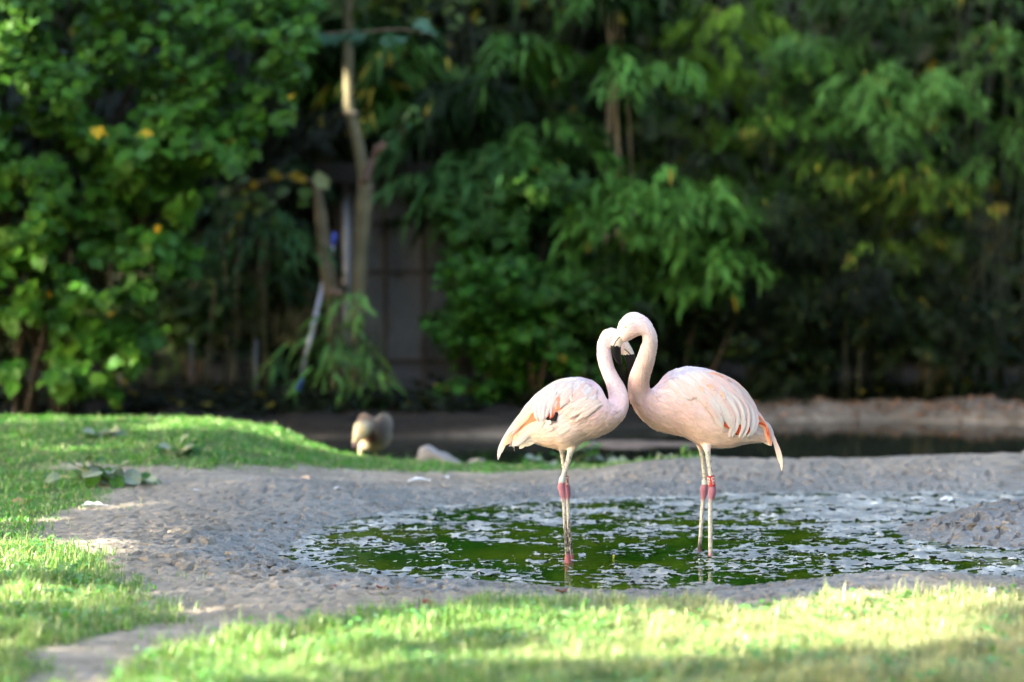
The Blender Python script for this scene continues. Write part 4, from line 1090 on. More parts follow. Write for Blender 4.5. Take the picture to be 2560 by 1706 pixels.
t2 = empty('stub_tree', tuple(at(840, 1005, 18.8))); tag(t2, 'short pale stub trunk cut off high with yellowing shoots at its top', 'tree')
mb, _ = trunk_mesh([(846, 1025, 22), (842, 930, 20), (834, 800, 19), (826, 720, 20), (814, 650, 21), (806, 570, 19), (800, 520, 16), (794, 480, 13), (784, 452, 10)], 18.8, (0.125, 0.098, 0.062), seed=3)
obj('trunk', mb.mesh('trunk', M_BARK), t2)
mb, _ = trunk_mesh([(824, 735, 9), (838, 728, 9), (852, 738, 10)], 18.72, (0.18, 0.11, 0.08), seed=4)
obj('cut_branch', mb.mesh('cut_branch', M_BARK), t2)
mb, tw = trunk_mesh([(788, 458, 5), (740, 440, 3.5), (680, 448, 3), (600, 470, 2.4), (540, 485, 2)], 18.6, (0.16, 0.10, 0.06), seed=5)
sh = obj('shoot', mb.mesh('shoot', M_BARK), t2)
leafmesh = {}
def leaf_variants(key, cols, shape=LOBE, seed=0):
    r = np.random.default_rng(seed); out = []
    for i, c in enumerate(cols):
        V, F = broad_one(1.0, r.uniform(.1, .28), r.uniform(.15, .4), r, shape)
        out.append(np_mesh('leaf', V, F, M_LEAF, False, col=np.tile(np.array(c), (len(V), 1))))
    return out
def place_leaf(me, p, d, up, L, parent, name='leaf'):
    d = np.asarray(d, float)[None]; d, s, nn = rot_frames(d, np.asarray(up, float)[None])
    o = bpy.data.objects.new(name, me); COL.objects.link(o)
    m = Matrix(((d[0][0], s[0][0], nn[0][0], p[0]), (d[0][1], s[0][1], nn[0][1], p[1]), (d[0][2], s[0][2], nn[0][2], p[2]), (0, 0, 0, 1))) @ Matrix.Diagonal((L, L, L, 1))
    o.parent = parent; o.matrix_parent_inverse = parent.matrix_basis.inverted(); o.matrix_basis = m
    return o
LV = leaf_variants('y', [(0.17, 0.14, 0.015), (0.24, 0.15, 0.01), (0.10, 0.12, 0.015), (0.05, 0.085, 0.014), (0.22, 0.23, 0.10)], seed=5)
r = np.random.default_rng(43)
for (px, py, k, L) in [(795, 446, 4, .13), (812, 440, 4, .11), (735, 430, 1, .09), (745, 442, 1, .08), (690, 425, 0, .09), (700, 436, 1, .07), (640, 455, 1, .08), (625, 480, 2, .1), (610, 500, 2, .11), (600, 530, 0, .09), (560, 470, 4, .1), (572, 478, 4, .09), (650, 480, 3, .12), (680, 500, 3, .12), (720, 470, 3, .13), (760, 470, 3, .12), (655, 520, 2, .1), (700, 540, 3, .11), (770, 500, 3, .1), (585, 500, 3, .11), (620, 440, 3, .12)]:
    place_leaf(LV[k], at(px, py, 18.5 + r.uniform(-.1, .1)), (r.normal(), -.6, -.6), (r.normal() * .3, -.7, .7), L, t2)

# ------------------------------------------------------------------ large leaved shrub on the left
SHRUB_PX = [(-260, -260), (780, -260), (790, 60), (760, 150), (720, 310), (660, 400), (560, 440), (500, 480), (480, 560), (500, 620), (470, 690), (395, 700), (370, 800), (380, 930), (300, 1020), (190, 1010), (100, 960), (-260, 1040)]
sb = at(130, 1070, 17.75); sb[2] = gz(sb[0], sb[1])
shrub = empty('broadleaf_shrub', tuple(sb)); tag(shrub, 'tall large leaved green shrub with a few yellow leaves filling the left side', 'shrub')
r = np.random.default_rng(51)
for i in range(11):
    a = np.array([sb[0] + r.normal(0, .25), sb[1] + r.normal(0, .2), sb[2] - .03])
    e = at(r.uniform(-150, 620), r.uniform(-300, 250), r.uniform(17.3, 18.3))
    m = (a + e) / 2 + np.array([r.normal(0, .12) - 0.15, 0, .35])
    mb = MB(); ts = np.linspace(0, 1, 9)[:, None]
    mb.tube(a * (1 - ts) ** 2 + m * 2 * ts * (1 - ts) + e * ts ** 2, np.linspace(.024, .007, 9), 8, (0.03, 0.022, 0.015))
    obj('stem', mb.mesh('stem', M_BARK), shrub)
def sun_line(P, p, rad):
    q = np.asarray(P) - np.asarray(p); l = np.array(SUN); a = q @ l
    return (np.linalg.norm(q - a[:, None] * l, axis=1) < rad) & (a > 0.12)
N0 = 26000
px = r.uniform(-260, 800, N0); py = r.uniform(-260, 1050, N0)
s = poly_sd(SHRUB_PX, px, py)
cl = fbm(px / 115, py / 100, 3, 121); cl2 = fbm(px / 60, py / 55, 2, 123)
low = smooth(640, 720, py)
ok = (s + 40 * cl2 < -5) & (cl + 0.35 * cl2 > -0.22 + 0.35 * low + 0.4 * smooth(940, 1010, py))
px, py = px[ok], py[ok]
Yd = 17.15 + 1.25 * r.random(len(px)) ** 1.4 + 0.35 * fbm(px / 170, py / 150, 2, 127)
P = np.array([at(a, b, q) for a, b, q in zip(px, py, Yd)])
k_ = sun_line(P, at(872, 205, 18.7), .17) | sun_line(P, at(874, 262, 18.7), .15)
P, px, py, Yd = P[~k_], px[~k_], py[~k_], Yd[~k_]
n = len(P)
yel = ((r.random(n) < 0.004) | ((np.hypot(px - 470, py - 290) < 150) & (r.random(n) < 0.006)))
colr = vary((0.032, 0.118, 0.016), n, r, 0.28, 0.0); lite = r.random(n) < 0.2; colr[lite] = np.array([0.045, 0.115, 0.025]) * r.uniform(.8, 1.3, (lite.sum(), 1))
colr[yel] = np.array([0.36, 0.25, 0.02]) * r.uniform(.5, 1.2, (yel.sum(), 1))
D = np.stack([r.normal(0, .8, n), -np.abs(r.normal(.5, .5, n)), -np.abs(r.normal(.45, .4, n))], 1)
UP = np.stack([r.normal(0, .35, n), -np.abs(r.normal(.5, .3, n)), np.full(n, .8)], 1)
Ls = r.uniform(.06, .15, n) * (1 - 0.25 * (py < 260))
order = np.argsort(-(Ls / Yd ** 2) * (Yd < 17.55) * (px > -10) * (py > -10)); top = order[:280]; rest = np.setdiff1d(np.arange(n), top)
v, f, c = broad(P[rest], D[rest], UP[rest], Ls[rest], colr[rest], 7)
o = obj('foliage', np_mesh('foliage', v, f, M_LEAF, False, col=c), shrub); o['kind'] = 'stuff'
VAR = leaf_variants('g', [(0.026, 0.083, 0.008), (0.032, 0.098, 0.010), (0.022, 0.071, 0.006), (0.047, 0.102, 0.016), (0.042, 0.094, 0.009)], seed=8)
YV = leaf_variants('y', [(0.42, 0.27, 0.02), (0.34, 0.17, 0.02)], seed=9)
for i in top:
    place_leaf((YV if yel[i] else VAR)[int(r.integers(2 if yel[i] else 5))], P[i], D[i], UP[i], Ls[i], shrub)
place_leaf(YV[0], at(243, 318, 17.0), (0.1, -.5, -.6), (0, -.9, .5), .10, shrub); place_leaf(YV[0], at(252, 335, 17.02), (0.5, -.5, -.4), (-.5, -.8, .5), .075, shrub)
mb, _ = trunk_mesh([(700, 130, 4), (800, 88, 3.5), (900, 82, 3), (1000, 74, 2.5), (1090, 90, 2)], 17.6, (0.09, 0.06, 0.04), seed=6)
br_ = obj('branch', mb.mesh('branch', M_BARK), shrub)
BL = leaf_variants('b', [(0.022, 0.062, 0.030), (0.035, 0.080, 0.045)], seed=10)
for i, px in enumerate(range(800, 1110, 26)):
    place_leaf(BL[i % 2], at(px + r.normal(0, 10), 84 + r.normal(0, 9), 17.6 + r.normal(0, .12)), (r.normal(0, .9), -.7, -.5 + r.normal(0, .3)), (r.normal(0, .4), -.5, .8), r.uniform(.09, .15), shrub)

# ------------------------------------------------------------------ bamboo
def bamboo(label, px, Y, h, spread, nculm, nspray, lf, lw, col, seed, group='bamboo clumps behind the rear pond', top_sprays=(), lean=(0, 0), culm_col=(0.020, 0.024, 0.009), leaves=24, low=0.25, yel=0.008, name='bamboo'):
    r = np.random.default_rng(seed)
    x0 = at(px, 900, Y)[0]; z0 = gz(x0, Y)
    root = empty(name, (x0, Y, z0)); tag(root, label, 'bamboo', group)
    nodes = []
    for i in range(nculm):
        a = r.uniform(0, 2 * math.pi); rad = spread * r.uniform(.25, 1.0)
        b = np.array([x0 + r.normal(0, .14), Y + r.normal(0, .12), z0 - .03])
        hh = h * r.uniform(.72, 1.05)
        e = b + np.array([math.cos(a) * rad + lean[0], math.sin(a) * rad * .7 + lean[1], hh])
        m = b + np.array([math.cos(a) * rad * .15, math.sin(a) * rad * .1, hh * .75])
        ts = np.linspace(0, 1, 11)[:, None]; C = b * (1 - ts) ** 2 + m * 2 * ts * (1 - ts) + e * ts ** 2
        mb = MB(); mb.tube(C, np.linspace(.012, .004, 11) * (0.7 + h * .12), 7, np.array(culm_col) * r.uniform(.7, 1.25)); obj('culm', mb.mesh('culm', M_CULM), root)
        nodes.append(C)
    S, DR, TN = [], [], []
    ctrs = []
    for i in range(max(5, nspray // 9)):
        C = nodes[r.integers(nculm)]; t = low + (1 - low) * r.random() ** 0.8; j = min(int(t * 10), 9); p = C[j] + (C[j + 1] - C[j]) * r.random()
        out = p - np.array([x0, Y + .2, 0]); az = math.atan2(out[1], out[0]) + r.normal(0, .8)
        L = r.uniform(.15, .55) * min(spread, .8)
        d = np.array([math.cos(az), math.sin(az) - .25, r.uniform(-.25, .15)]); ctrs.append((p + d * L, d, r.uniform(.34, 1.4)))
    for i in range(nspray):
        p, d, tn_ = ctrs[r.integers(len(ctrs))]; TN.append(tn_); q = r.normal(0, 1, 3) * [.15, .11, .06]; S.append(p + q); DR.append(d * .5 + np.array([q[0] * 5, q[1] * 5 - .25, 0]))
    for (sx_, sy_, sY, k) in top_sprays:
        q = at(sx_, sy_, sY)
        for i in range(k):
            TN.append(1.9); w_ = r.normal(0, 1, 3) * [.17, .12, .075]; S.append(q + w_); DR.append(np.array([w_[0] * 5, w_[1] * 5 - .35, -.05]))  # placed sprays get brighter leaves: highlights put into the colour
    S = np.array(S); DR = np.array(DR); ns = len(S)
    # every spray: an arching twig with leaves hanging off it
    k = leaves
    t = np.tile(np.linspace(0.05, 1, k), ns); si = np.repeat(np.arange(ns), k)
    tl = np.repeat(r.uniform(.22, .42, ns), k) * (lf / .16) ** 0.5
    ax = DR[si]; ax = ax / np.linalg.norm(ax, axis=1)[:, None]
    base = S[si] + ax * (tl * (t - .5))[:, None] + np.array([0, 0, -1]) * (tl * .55 * t * t)[:, None] + r.normal(0, .02, (ns * k, 3))
    sd = np.cross(ax, [0, 0, 1]); sd /= np.linalg.norm(sd, axis=1)[:, None] + 1e-9
    sg = np.where(np.arange(ns * k) % 2 == 0, 1, -1)[:, None]
    d = ax * .55 + sd * sg * r.uniform(.2, .8, (ns * k, 1)) + np.array([0, 0, -1]) * r.uniform(.15, .75, (ns * k, 1)) + r.normal(0, .18, (ns * k, 3))
    n = ns * k
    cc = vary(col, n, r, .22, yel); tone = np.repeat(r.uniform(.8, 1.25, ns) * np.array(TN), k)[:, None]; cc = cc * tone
    v, f, c = lance(base, d, lf * r.uniform(.65, 1.15, n), lw * r.uniform(.75, 1.2, n), r.uniform(.1, .5, n), cc, .35, r)
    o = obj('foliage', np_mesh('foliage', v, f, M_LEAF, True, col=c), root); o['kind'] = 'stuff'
    tw = MB()
    return root
MID = (0.022, 0.078, 0.017); BLU = (0.018, 0.062, 0.026); YEL = (0.045, 0.12, 0.014); SHADED = (0.0045, 0.016, 0.004); BRT = (0.018, 0.085, 0.012)  # the near-black green paints deep shade into the leaves
bamboo('sparse dark bamboo with hanging leaves in the gap left of the stub trunk', 610, 19.3, 2.2, .7, 6, 26, .19, .028, BLU, 201, top_sprays=[(640, 545, 18.6, 5), (700, 590, 18.6, 4), (560, 580, 18.7, 3), (690, 880, 18.8, 2)], leaves=14)
bamboo('small bamboo with drooping leaves at the foot of the slender tree', 908, 18.55, .85, .16, 5, 4, .20, .032, (0.045, 0.125, 0.042), 202, top_sprays=[(900, 770, 18.4, 2), (940, 790, 18.4, 1), (840, 860, 18.4, 4), (900, 900, 18.4, 4), (850, 960, 18.35, 3), (890, 960, 18.4, 2), (840, 1015, 18.3, 1)], leaves=12)
bamboo('bamboo rising behind the shed roof left of its middle', 780, 21.3, 5.0, 1.3, 12, 150, .20, .034, MID, 203, low=.45)
bamboo('tall bamboo arching over the shed roof', 1010, 21.4, 5.0, 1.3, 12, 110, .21, .036, MID, 204, low=.45, top_sprays=[(960, 190, 20.2, 5), (1000, 120, 20.3, 6), (980, 260, 20.2, 4)], yel=.10)
bamboo('dense bamboo overhanging the right edge of the shed', 1190, 20.7, 4.2, 1.0, 11, 90, .25, .042, (0.020, 0.068, 0.026), 205, top_sprays=[(1130, 400, 19.7, 6), (1150, 480, 19.7, 5), (1080, 330, 19.9, 5), (1250, 380, 19.8, 6), (1200, 560, 19.9, 4)], low=.3)
bamboo('bamboo with fan like drooping sprays behind the smaller flamingo', 1340, 20.5, 4.4, 1.0, 11, 95, .23, .038, MID, 206, top_sprays=[(1350, 110, 19.8, 5), (1260, 100, 20, 5), (1300, 330, 19.7, 5), (1380, 420, 19.7, 5)], low=.3)
bamboo('bamboo with bare tan culms showing in a dark gap', 1535, 20.0, 4.4, .35, 5, 34, .22, .038, MID, 207, culm_col=(0.30, 0.22, 0.12), low=.72, top_sprays=[(1620, 190, 19.5, 3), (1650, 170, 19.5, 3), (1570, 130, 19.6, 3), (1450, 620, 19.4, 3)])
bamboo('low bamboo with a bright drooping shelf of leaves above the flamingo heads', 1600, 19.7, 2.1, .8, 10, 60, .18, .03, (0.030, 0.100, 0.022), 208, top_sprays=[(1520, 480, 19.2, 8), (1600, 470, 19.2, 9), (1700, 480, 19.2, 9), (1790, 470, 19.25, 8), (1560, 540, 19.2, 7), (1680, 560, 19.2, 8), (1780, 580, 19.25, 7), (1860, 540, 19.3, 5), (1780, 680, 19.2, 6), (1840, 640, 19.2, 5)], low=.4)
bamboo('tall yellow green feathery bamboo right of the bare culms', 1760, 20.6, 4.8, .9, 12, 120, .11, .013, (0.050, 0.118, 0.012), 209, top_sprays=[(1800, 70, 19.9, 9), (1760, 160, 19.9, 8), (1840, 200, 19.9, 7), (1820, 30, 19.9, 8), (1720, 120, 20, 5)], leaves=34)
bamboo('feathery bamboo hanging in the upper right middle', 1960, 20.3, 4.4, 1.0, 12, 115, .11, .013, (0.034, 0.104, 0.018), 210, top_sprays=[(1970, 120, 19.8, 7), (2030, 170, 19.8, 7), (1880, 280, 19.7, 5), (2020, 290, 19.6, 6)], leaves=34)
bamboo('feathery bamboo with a broad pale drooping plume', 2180, 20.2, 4.4, 1.1, 12, 95, .12, .013, (0.036, 0.110, 0.030), 211, top_sprays=[(2180, 190, 19.3, 10), (2260, 200, 19.3, 10), (2340, 210, 19.3, 9), (2230, 260, 19.25, 9), (2260, 310, 19.2, 6), (2390, 230, 19.3, 6), (2150, 240, 19.3, 6)], leaves=36)
bamboo('feathery bamboo with yellowing tips at the middle of the right side', 2310, 19.9, 2.5, .9, 10, 80, .11, .014, (0.034, 0.080, 0.012), 212, top_sprays=[(2290, 420, 19.3, 6), (2260, 470, 19.3, 5), (2360, 460, 19.3, 6), (2200, 620, 19.2, 6), (2290, 560, 19.3, 5), (2090, 440, 19.4, 6)], leaves=30, yel=.08)
bamboo('dark feathery bamboo along the right edge of the view', 2480, 20.0, 4.6, 1.0, 12, 120, .12, .014, (0.026, 0.080, 0.022), 213, top_sprays=[(2500, 80, 19.5, 8), (2480, 180, 19.5, 6), (2520, 330, 19.4, 6), (2480, 420, 19.4, 5)], leaves=32)
bamboo('dark bamboo standing just beyond the right edge', 2680, 19.7, 3.6, .9, 10, 130, .12, .015, MID, 214, leaves=30)
bamboo('bamboo with shade painted into its leaves low in the middle right behind the taller flamingo', 1900, 19.8, 2.0, .9, 10, 70, .12, .016, SHADED, 215, leaves=24, low=.2, top_sprays=[(1930, 470, 19.4, 4), (1990, 520, 19.4, 4)])
bamboo('bamboo low at the right with shade painted into its thin leaves', 2080, 19.6, 1.8, .9, 10, 70, .12, .016, SHADED, 216, leaves=24, low=.15, top_sprays=[(2170, 610, 19.3, 5), (2230, 640, 19.3, 4), (2000, 700, 19.4, 3)])
bamboo('bamboo with shade painted into its leaves low near the right edge', 2380, 19.5, 1.5, .9, 9, 60, .11, .015, SHADED, 217, leaves=24, low=.15, top_sprays=[(2300, 720, 19.2, 3), (2420, 640, 19.2, 3)])

bamboo('added bamboo with leaves blackened as shade filling the gap behind the net fence', 560, 20.9, 3.2, .9, 10, 150, .18, .03, (0.003, 0.010, 0.004), 218, leaves=24, low=.05)  # three clumps added as deep shade, their leaves coloured almost black
bamboo('added bamboo with leaves blackened as shade behind the blue pole and the stub trunk', 740, 20.8, 3.0, .8, 10, 150, .18, .03, (0.003, 0.010, 0.004), 219, leaves=24, low=.05)
bamboo('added bamboo with leaves blackened as shade behind the left shrub', 330, 20.6, 3.6, 1.0, 10, 160, .18, .03, (0.004, 0.013, 0.004), 220, leaves=24, low=.05)
# ------------------------------------------------------------------ low shrubs and ivy at the foot of the bamboo
def low_shrub(label, px, Y, w, h, n, L, col, seed, pxs=()):
    r = np.random.default_rng(seed); x0 = at(px, 900, Y)[0]; z0 = gz(x0, Y)
    root = empty('leafy_shrub', (x0, Y, z0)); tag(root, label, 'shrub', 'low shrubs along the rear bank')
    for i in range(7):
        e = np.array([x0 + r.normal(0, w * .35), Y + r.normal(0, .15), z0 + h * r.uniform(.6, .95)]); a = np.array([x0 + r.normal(0, .05), Y, z0 - .03])
        mb = MB(); mb.tube([a, (a + e) / 2 + r.normal(0, .03, 3), e], [.010, .008, .004], 6, (0.10, 0.065, 0.04)); obj('stem', mb.mesh('stem', M_BARK), root)
    nc = max(10, n // 22); cs = np.stack([x0 + r.normal(0, w * .42, nc), Y + r.normal(-.05, .2, nc), z0 + h * np.sqrt(r.random(nc))], 1)
    P = cs[r.integers(nc, size=n)] + r.normal(0, 1, (n, 3)) * [.075, .07, .05]; P[:, 2] = np.maximum(P[:, 2], z0 + .02)
    D = np.stack([r.normal(0, .8, n), r.normal(-.5, .5, n), r.normal(-.35, .3, n)], 1); U = np.stack([r.normal(0, .3, n), r.normal(-.3, .25, n), np.ones(n)], 1)
    v, f, c = broad(P, D, U, L * r.uniform(.7, 1.2, n), vary(col, n, r, .25, .004), seed)
    o = obj('foliage', np_mesh('foliage', v, f, M_LEAF, False, col=c), root); o['kind'] = 'stuff'
low_shrub('bright leafy shrub spreading right beside the shed front', 1230, 19.0, .40, 1.15, 1100, .09, BRT, 301)
low_shrub('leafy shrub directly above the smaller flamingo back', 1330, 18.9, .5, .8, 900, .085, BRT, 302)
low_shrub('leafy shrub between the two flamingo necks in the shade', 1480, 19.1, .5, .95, 900, .085, (0.014, 0.06, 0.010), 303)
low_shrub('tallest leafy shrub with light fans of leaves right of the shed', 1260, 19.5, .6, 1.7, 1300, .11, (0.022, 0.08, 0.018), 304)
low_shrub('shrub with shade painted into its leaves behind the taller flamingo back', 1720, 19.4, .6, .8, 800, .085, SHADED, 305)
low_shrub('shrub with shade painted into its leaves low on the bank right of the taller flamingo', 2000, 19.7, .7, .7, 900, .08, SHADED, 306)
low_shrub('low shrub with shade painted into its leaves on the bank near the right edge', 2330, 19.8, .8, .75, 900, .08, SHADED, 307)
low_shrub('dim low shrub behind the net fence', 480, 19.6, .6, .9, 700, .10, (0.03, 0.075, 0.03), 308)
r = np.random.default_rng(61); n = 9000
x = r.uniform(-5.5, 6.5, n); y = np.interp(x, BX, BY) + 0.42 + r.gamma(2.0, .28, n); k = (fbm(x * 1.5, y * 1.5, 3, 131) > -.15); x, y = x[k], y[k]; n = len(x)
P = np.stack([x, y, height(x, y, False) + r.gamma(1.5, .03, n)], 1)
v, f, c = broad(P, np.stack([r.normal(0, 1, n), r.normal(-.3, .8, n), r.normal(0, .2, n)], 1), np.stack([r.normal(0, .3, n), r.normal(-.2, .3, n), np.ones(n)], 1), r.uniform(.05, .09, n), vary((0.004, 0.010, 0.005), n, r, .3, .03), 63)  # ivy colour is lowered to hold the shade beneath the bamboo
tag(obj('ivy_ground_cover', np_mesh('ivy_ground_cover', v, f, M_LEAF, False, col=c)), 'ivy with shade painted into its leaves covering the ground beneath the bamboo', None, None, 'stuff')

# far planting that closes the view: one evergreen mass, deep shade put into its leaf colour
r = np.random.default_rng(71); n = 26000
x = r.uniform(-13, 13, n); z = 7.6 * r.random(n) ** .9; yy = 23.2 + 1.2 * r.random(n) + .5 * fbm(x * .6, z * .6, 3, 141) - .04 * (z - 3)
P = np.stack([x, yy, z], 1)
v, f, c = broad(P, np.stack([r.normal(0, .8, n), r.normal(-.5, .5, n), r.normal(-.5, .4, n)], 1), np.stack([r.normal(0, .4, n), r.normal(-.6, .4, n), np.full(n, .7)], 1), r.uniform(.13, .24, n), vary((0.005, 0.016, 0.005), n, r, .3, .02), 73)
X, Z = np.meshgrid(np.linspace(-13.5, 13.5, 90), np.linspace(-.1, 7.3, 30)); Yc_ = 24.7 + .3 * fbm(X * .8, Z * .8, 3, 143)  # backing sheets added behind the leaves to shut out the sky
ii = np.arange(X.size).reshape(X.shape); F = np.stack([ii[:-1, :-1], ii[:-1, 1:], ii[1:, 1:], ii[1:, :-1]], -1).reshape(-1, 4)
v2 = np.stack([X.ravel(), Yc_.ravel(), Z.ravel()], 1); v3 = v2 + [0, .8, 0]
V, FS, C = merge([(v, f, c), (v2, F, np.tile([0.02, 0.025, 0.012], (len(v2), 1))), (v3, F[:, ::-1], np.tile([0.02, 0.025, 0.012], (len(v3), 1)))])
tag(obj('evergreen_thicket', np_mesh('evergreen_thicket', V, FS, M_LEAF, False, col=C)), 'dense evergreen thicket with leaves darkened as deep shade closing the background behind the bamboo', None, None, 'stuff')
# ------------------------------------------------------------------ goose grazing at the pond rim
def build_goose():
    Y = 15.35; m = Y / FPX
    c = at(938, 1090, Y); g = gz(c[0], Y)
    root = empty('goose', (c[0], Y, g)); tag(root, 'plump buff and brown goose grazing with lowered head on the grass rim', 'goose')
    buff = (0.13, 0.09, 0.055); cream = (0.42, 0.33, 0.21); brown = (0.025, 0.009, 0.005); grey = (0.08, 0.06, 0.045); pinkleg = (0.26, 0.06, 0.075)
    mb = MB()
    mb.ellipsoid(at(937, 1086, Y + .08), [(44 * m, 0, 0), (0, .19, .01), (0, -.01, 43 * m)], 14)
    mb.ellipsoid(at(925, 1096, Y - .06), [(32 * m, 0, 0), (0, .10, 0), (0, 0, 32 * m)], 12)
    P = [at(916, 1076, Y - .08), at(906, 1070, Y - .22), at(899, 1084, Y - .27), at(893, 1098, Y - .28)]
    mb.tube(catmull(P, 5), np.interp(np.linspace(0, 1, 16), [0, .3, .7, 1], [26 * m, 22 * m, 16 * m, 12 * m]), 14)
    mb.ellipsoid(at(891, 1102, Y - .285), [(10 * m, 0, 2 * m), (0, .032, -.01), (2 * m, .0, 13 * m)], 12)
    for (px, pb, yo, top) in ((901, 1143, -.05, 1112), (938, 1145, -.01, 1118)):
        q = at(px, pb, Y + yo); q[2] = gz(q[0], q[1]) + .004
        mb.tube([at(px + 3, top, Y + yo), at(px, (top + pb) / 2, Y + yo), q], [9 * m, 5 * m, 5 * m], 10)
        for an in (-.5, 0, .5):
            mb.tube([q, q + np.array([math.sin(an) * .06, -math.cos(an) * .06, -.003])], [.008, .005], 6)
    body = remeshed(mb, 'body', 0.005, M_PLUM, 3)
    V = mesh_np(body); P2 = proj(V); x, y = P2[:, 0], P2[:, 1]
    col = np.tile(np.array(buff), (len(V), 1))
    def paint(cc, k): 
        nonlocal col; k = np.clip(k, 0, 1)[:, None]; col = col * (1 - k) + np.array(cc) * k
    paint((0.16, 0.11, 0.055), smooth(1105, 1125, y)); paint(cream, smooth(928, 915, x) * smooth(1050, 1062, y))
    paint((0.55, 0.35, 0.14), np.exp(-((x - 908) / 7) ** 2 - ((y - 1080) / 14) ** 2) * .8); paint(brown, np.exp(-((x - 934) / 8) ** 4 - ((y - 1098) / 11) ** 4))
    paint(pinkleg, smooth(1121, 1126, y) * (V[:, 2] < g + .075)); paint((.3, .1, .05), np.exp(-((x - 888) / 5) ** 2 - ((y - 1098) / 4) ** 2) * .8)
    col *= (1 + .1 * fbm(x * .15, y * .15, 3, 151))[:, None]
    set_col(body, np.clip(col, .01, .9)); obj('body', body, root)
    bb = MB(); bb.tube([at(889, 1109, Y - .30), at(888, 1118, Y - .315), at(888, 1123, Y - .315)], [8 * m, 6 * m, 3.5 * m], 10, (0.09, 0.05, 0.055)); obj('beak', bb.mesh('beak', M_BEAK), root)
    for s in (-1, 1):
        px = 919 if s < 0 else 952
        w = MB(); w.ellipsoid(at(px, 1076, Y + .02), [(27 * m, 0, -s * 5 * m), (s * .02, .22, .02), (s * 9 * m, -.03, 41 * m)], 14, np.array((0.10, 0.07, 0.05)) if s < 0 else np.array(grey), bump=.06, seed=3)
        wm = w.mesh('wing', M_PLUM); q = proj(mesh_np(wm)); cc = np.tile(np.array((0.095, 0.045, 0.025) if s < 0 else (0.075, 0.050, 0.032)), (len(q), 1)); kb = np.exp(-((q[:, 0] - 935) / 8) ** 4 - ((q[:, 1] - 1097) / 12) ** 4)[:, None]; cc = cc * (1 - kb) + np.array(brown) * kb
        if s > 0:
            k = np.exp(-((q[:, 0] - 955) / 11) ** 2 - ((q[:, 1] - 1068) / 26) ** 2)[:, None]; cc = cc * (1 - k) + np.array((0.020, 0.016, 0.015)) * k
        cc *= (1 + .15 * fbm(q[:, 0] * .12, q[:, 1] * .3, 3, 153))[:, None]
        wm.attributes.remove(wm.attributes['col']); set_col(wm, np.clip(cc, .01, .9)); obj('wing', wm, root)
build_goose()

# ------------------------------------------------------------------ stones
def stone(label, pts, Y, depth, col, seed):
    r = np.random.default_rng(seed); mb = MB(); P = np.array([at(a, b, Y) for a, b in pts]); c = P.mean(0)
    V, k = [], len(P)
    for t, s in ((-.5, .55), (-.38, .86), (-.1, 1.0), (.2, .97), (.42, .78), (.5, .5)):
        q = c + (P - c) * s + np.array([0, depth * t, 0]); q[:, 2] = np.where(P[:, 2] < c[2], P[:, 2], q[:, 2]); V.append(q + r.normal(0, .006, q.shape))
    F = [(i * k + j, i * k + (j + 1) % k, (i + 1) * k + (j + 1) % k, (i + 1) * k + j) for i in range(5) for j in range(k)] + [tuple(range(k - 1, -1, -1)), tuple(5 * k + j for j in range(k))]
    mb.add(np.concatenate(V), F, col); solid_obj('stone', mb.mesh('stone', M_STONE, False), label, 'stone', 'stones on the pond rim')
stone('angular grey stone with a sharp peak on the rim left of the flamingos', [(1034, 1166), (1042, 1140), (1052, 1120), (1060, 1112), (1075, 1117), (1098, 1128), (1112, 1134), (1135, 1145), (1160, 1160), (1164, 1168), (1100, 1172)], 15.15, .22, (0.22, 0.19, 0.18), 1)
stone('small rounded brown stone right of the angular grey one', [(1166, 1170), (1170, 1157), (1182, 1150), (1198, 1149), (1212, 1155), (1218, 1168), (1190, 1174)], 15.1, .12, (0.20, 0.155, 0.13), 2)

# ------------------------------------------------------------------ weeds (each leaf a part)
ROUND = np.array([(0, 0), (-0.05, 0.25), (0.15, 0.48), (0.45, 0.52), (0.75, 0.40), (0.95, 0.16), (1.0, 0), (0.95, -0.16), (0.75, -0.40), (0.45, -0.52), (0.15, -0.48), (-0.05, -0.25)])
WV = leaf_variants('w', [(0.12, 0.155, 0.10), (0.06, 0.12, 0.035), (0.03, 0.085, 0.012), (0.17, 0.20, 0.15), (0.19, 0.20, 0.12)], ROUND, 15)
def weed(label, leaves, Y, name='broadleaf_weed', group='broad leaved weeds in the grass'):
    cx = np.mean([l[0] for l in leaves]); by = max(l[1] for l in leaves)
    b = at(cx, by, Y); b[2] = gz(b[0], b[1]); root = empty(name, tuple(b)); tag(root, label, 'weed', group)
    extra = [(px + random.gauss(0, 14), py + random.gauss(0, 7), L * random.uniform(.55, .9), random.choice((1, 2, 2, 0, 3)), dx + random.gauss(0, .7), dz + random.gauss(0, .4)) for (px, py, L, k, dx, dz) in leaves for _ in range(2)]
    for (px, py, L, k, dx, dz) in leaves + extra:
        p = at(px, py, Y + random.uniform(-.05, .05)); gzz = gz(p[0], p[1]); p[2] = max(p[2], gzz + .015)
        mb = MB(); mid = (np.array([b[0], b[1], b[2]]) + p) / 2 + np.array([0, 0, .02]); mb.tube([b - [0, 0, .02], mid, p], [.005, .004, .003], 5, (0.16, 0.18, 0.08))
        obj('stalk', mb.mesh('stalk', M_CULM), root); place_leaf(WV[k], p, (dx, -.45, dz), (dx * -.3, -.35, .9), L * .8, root)
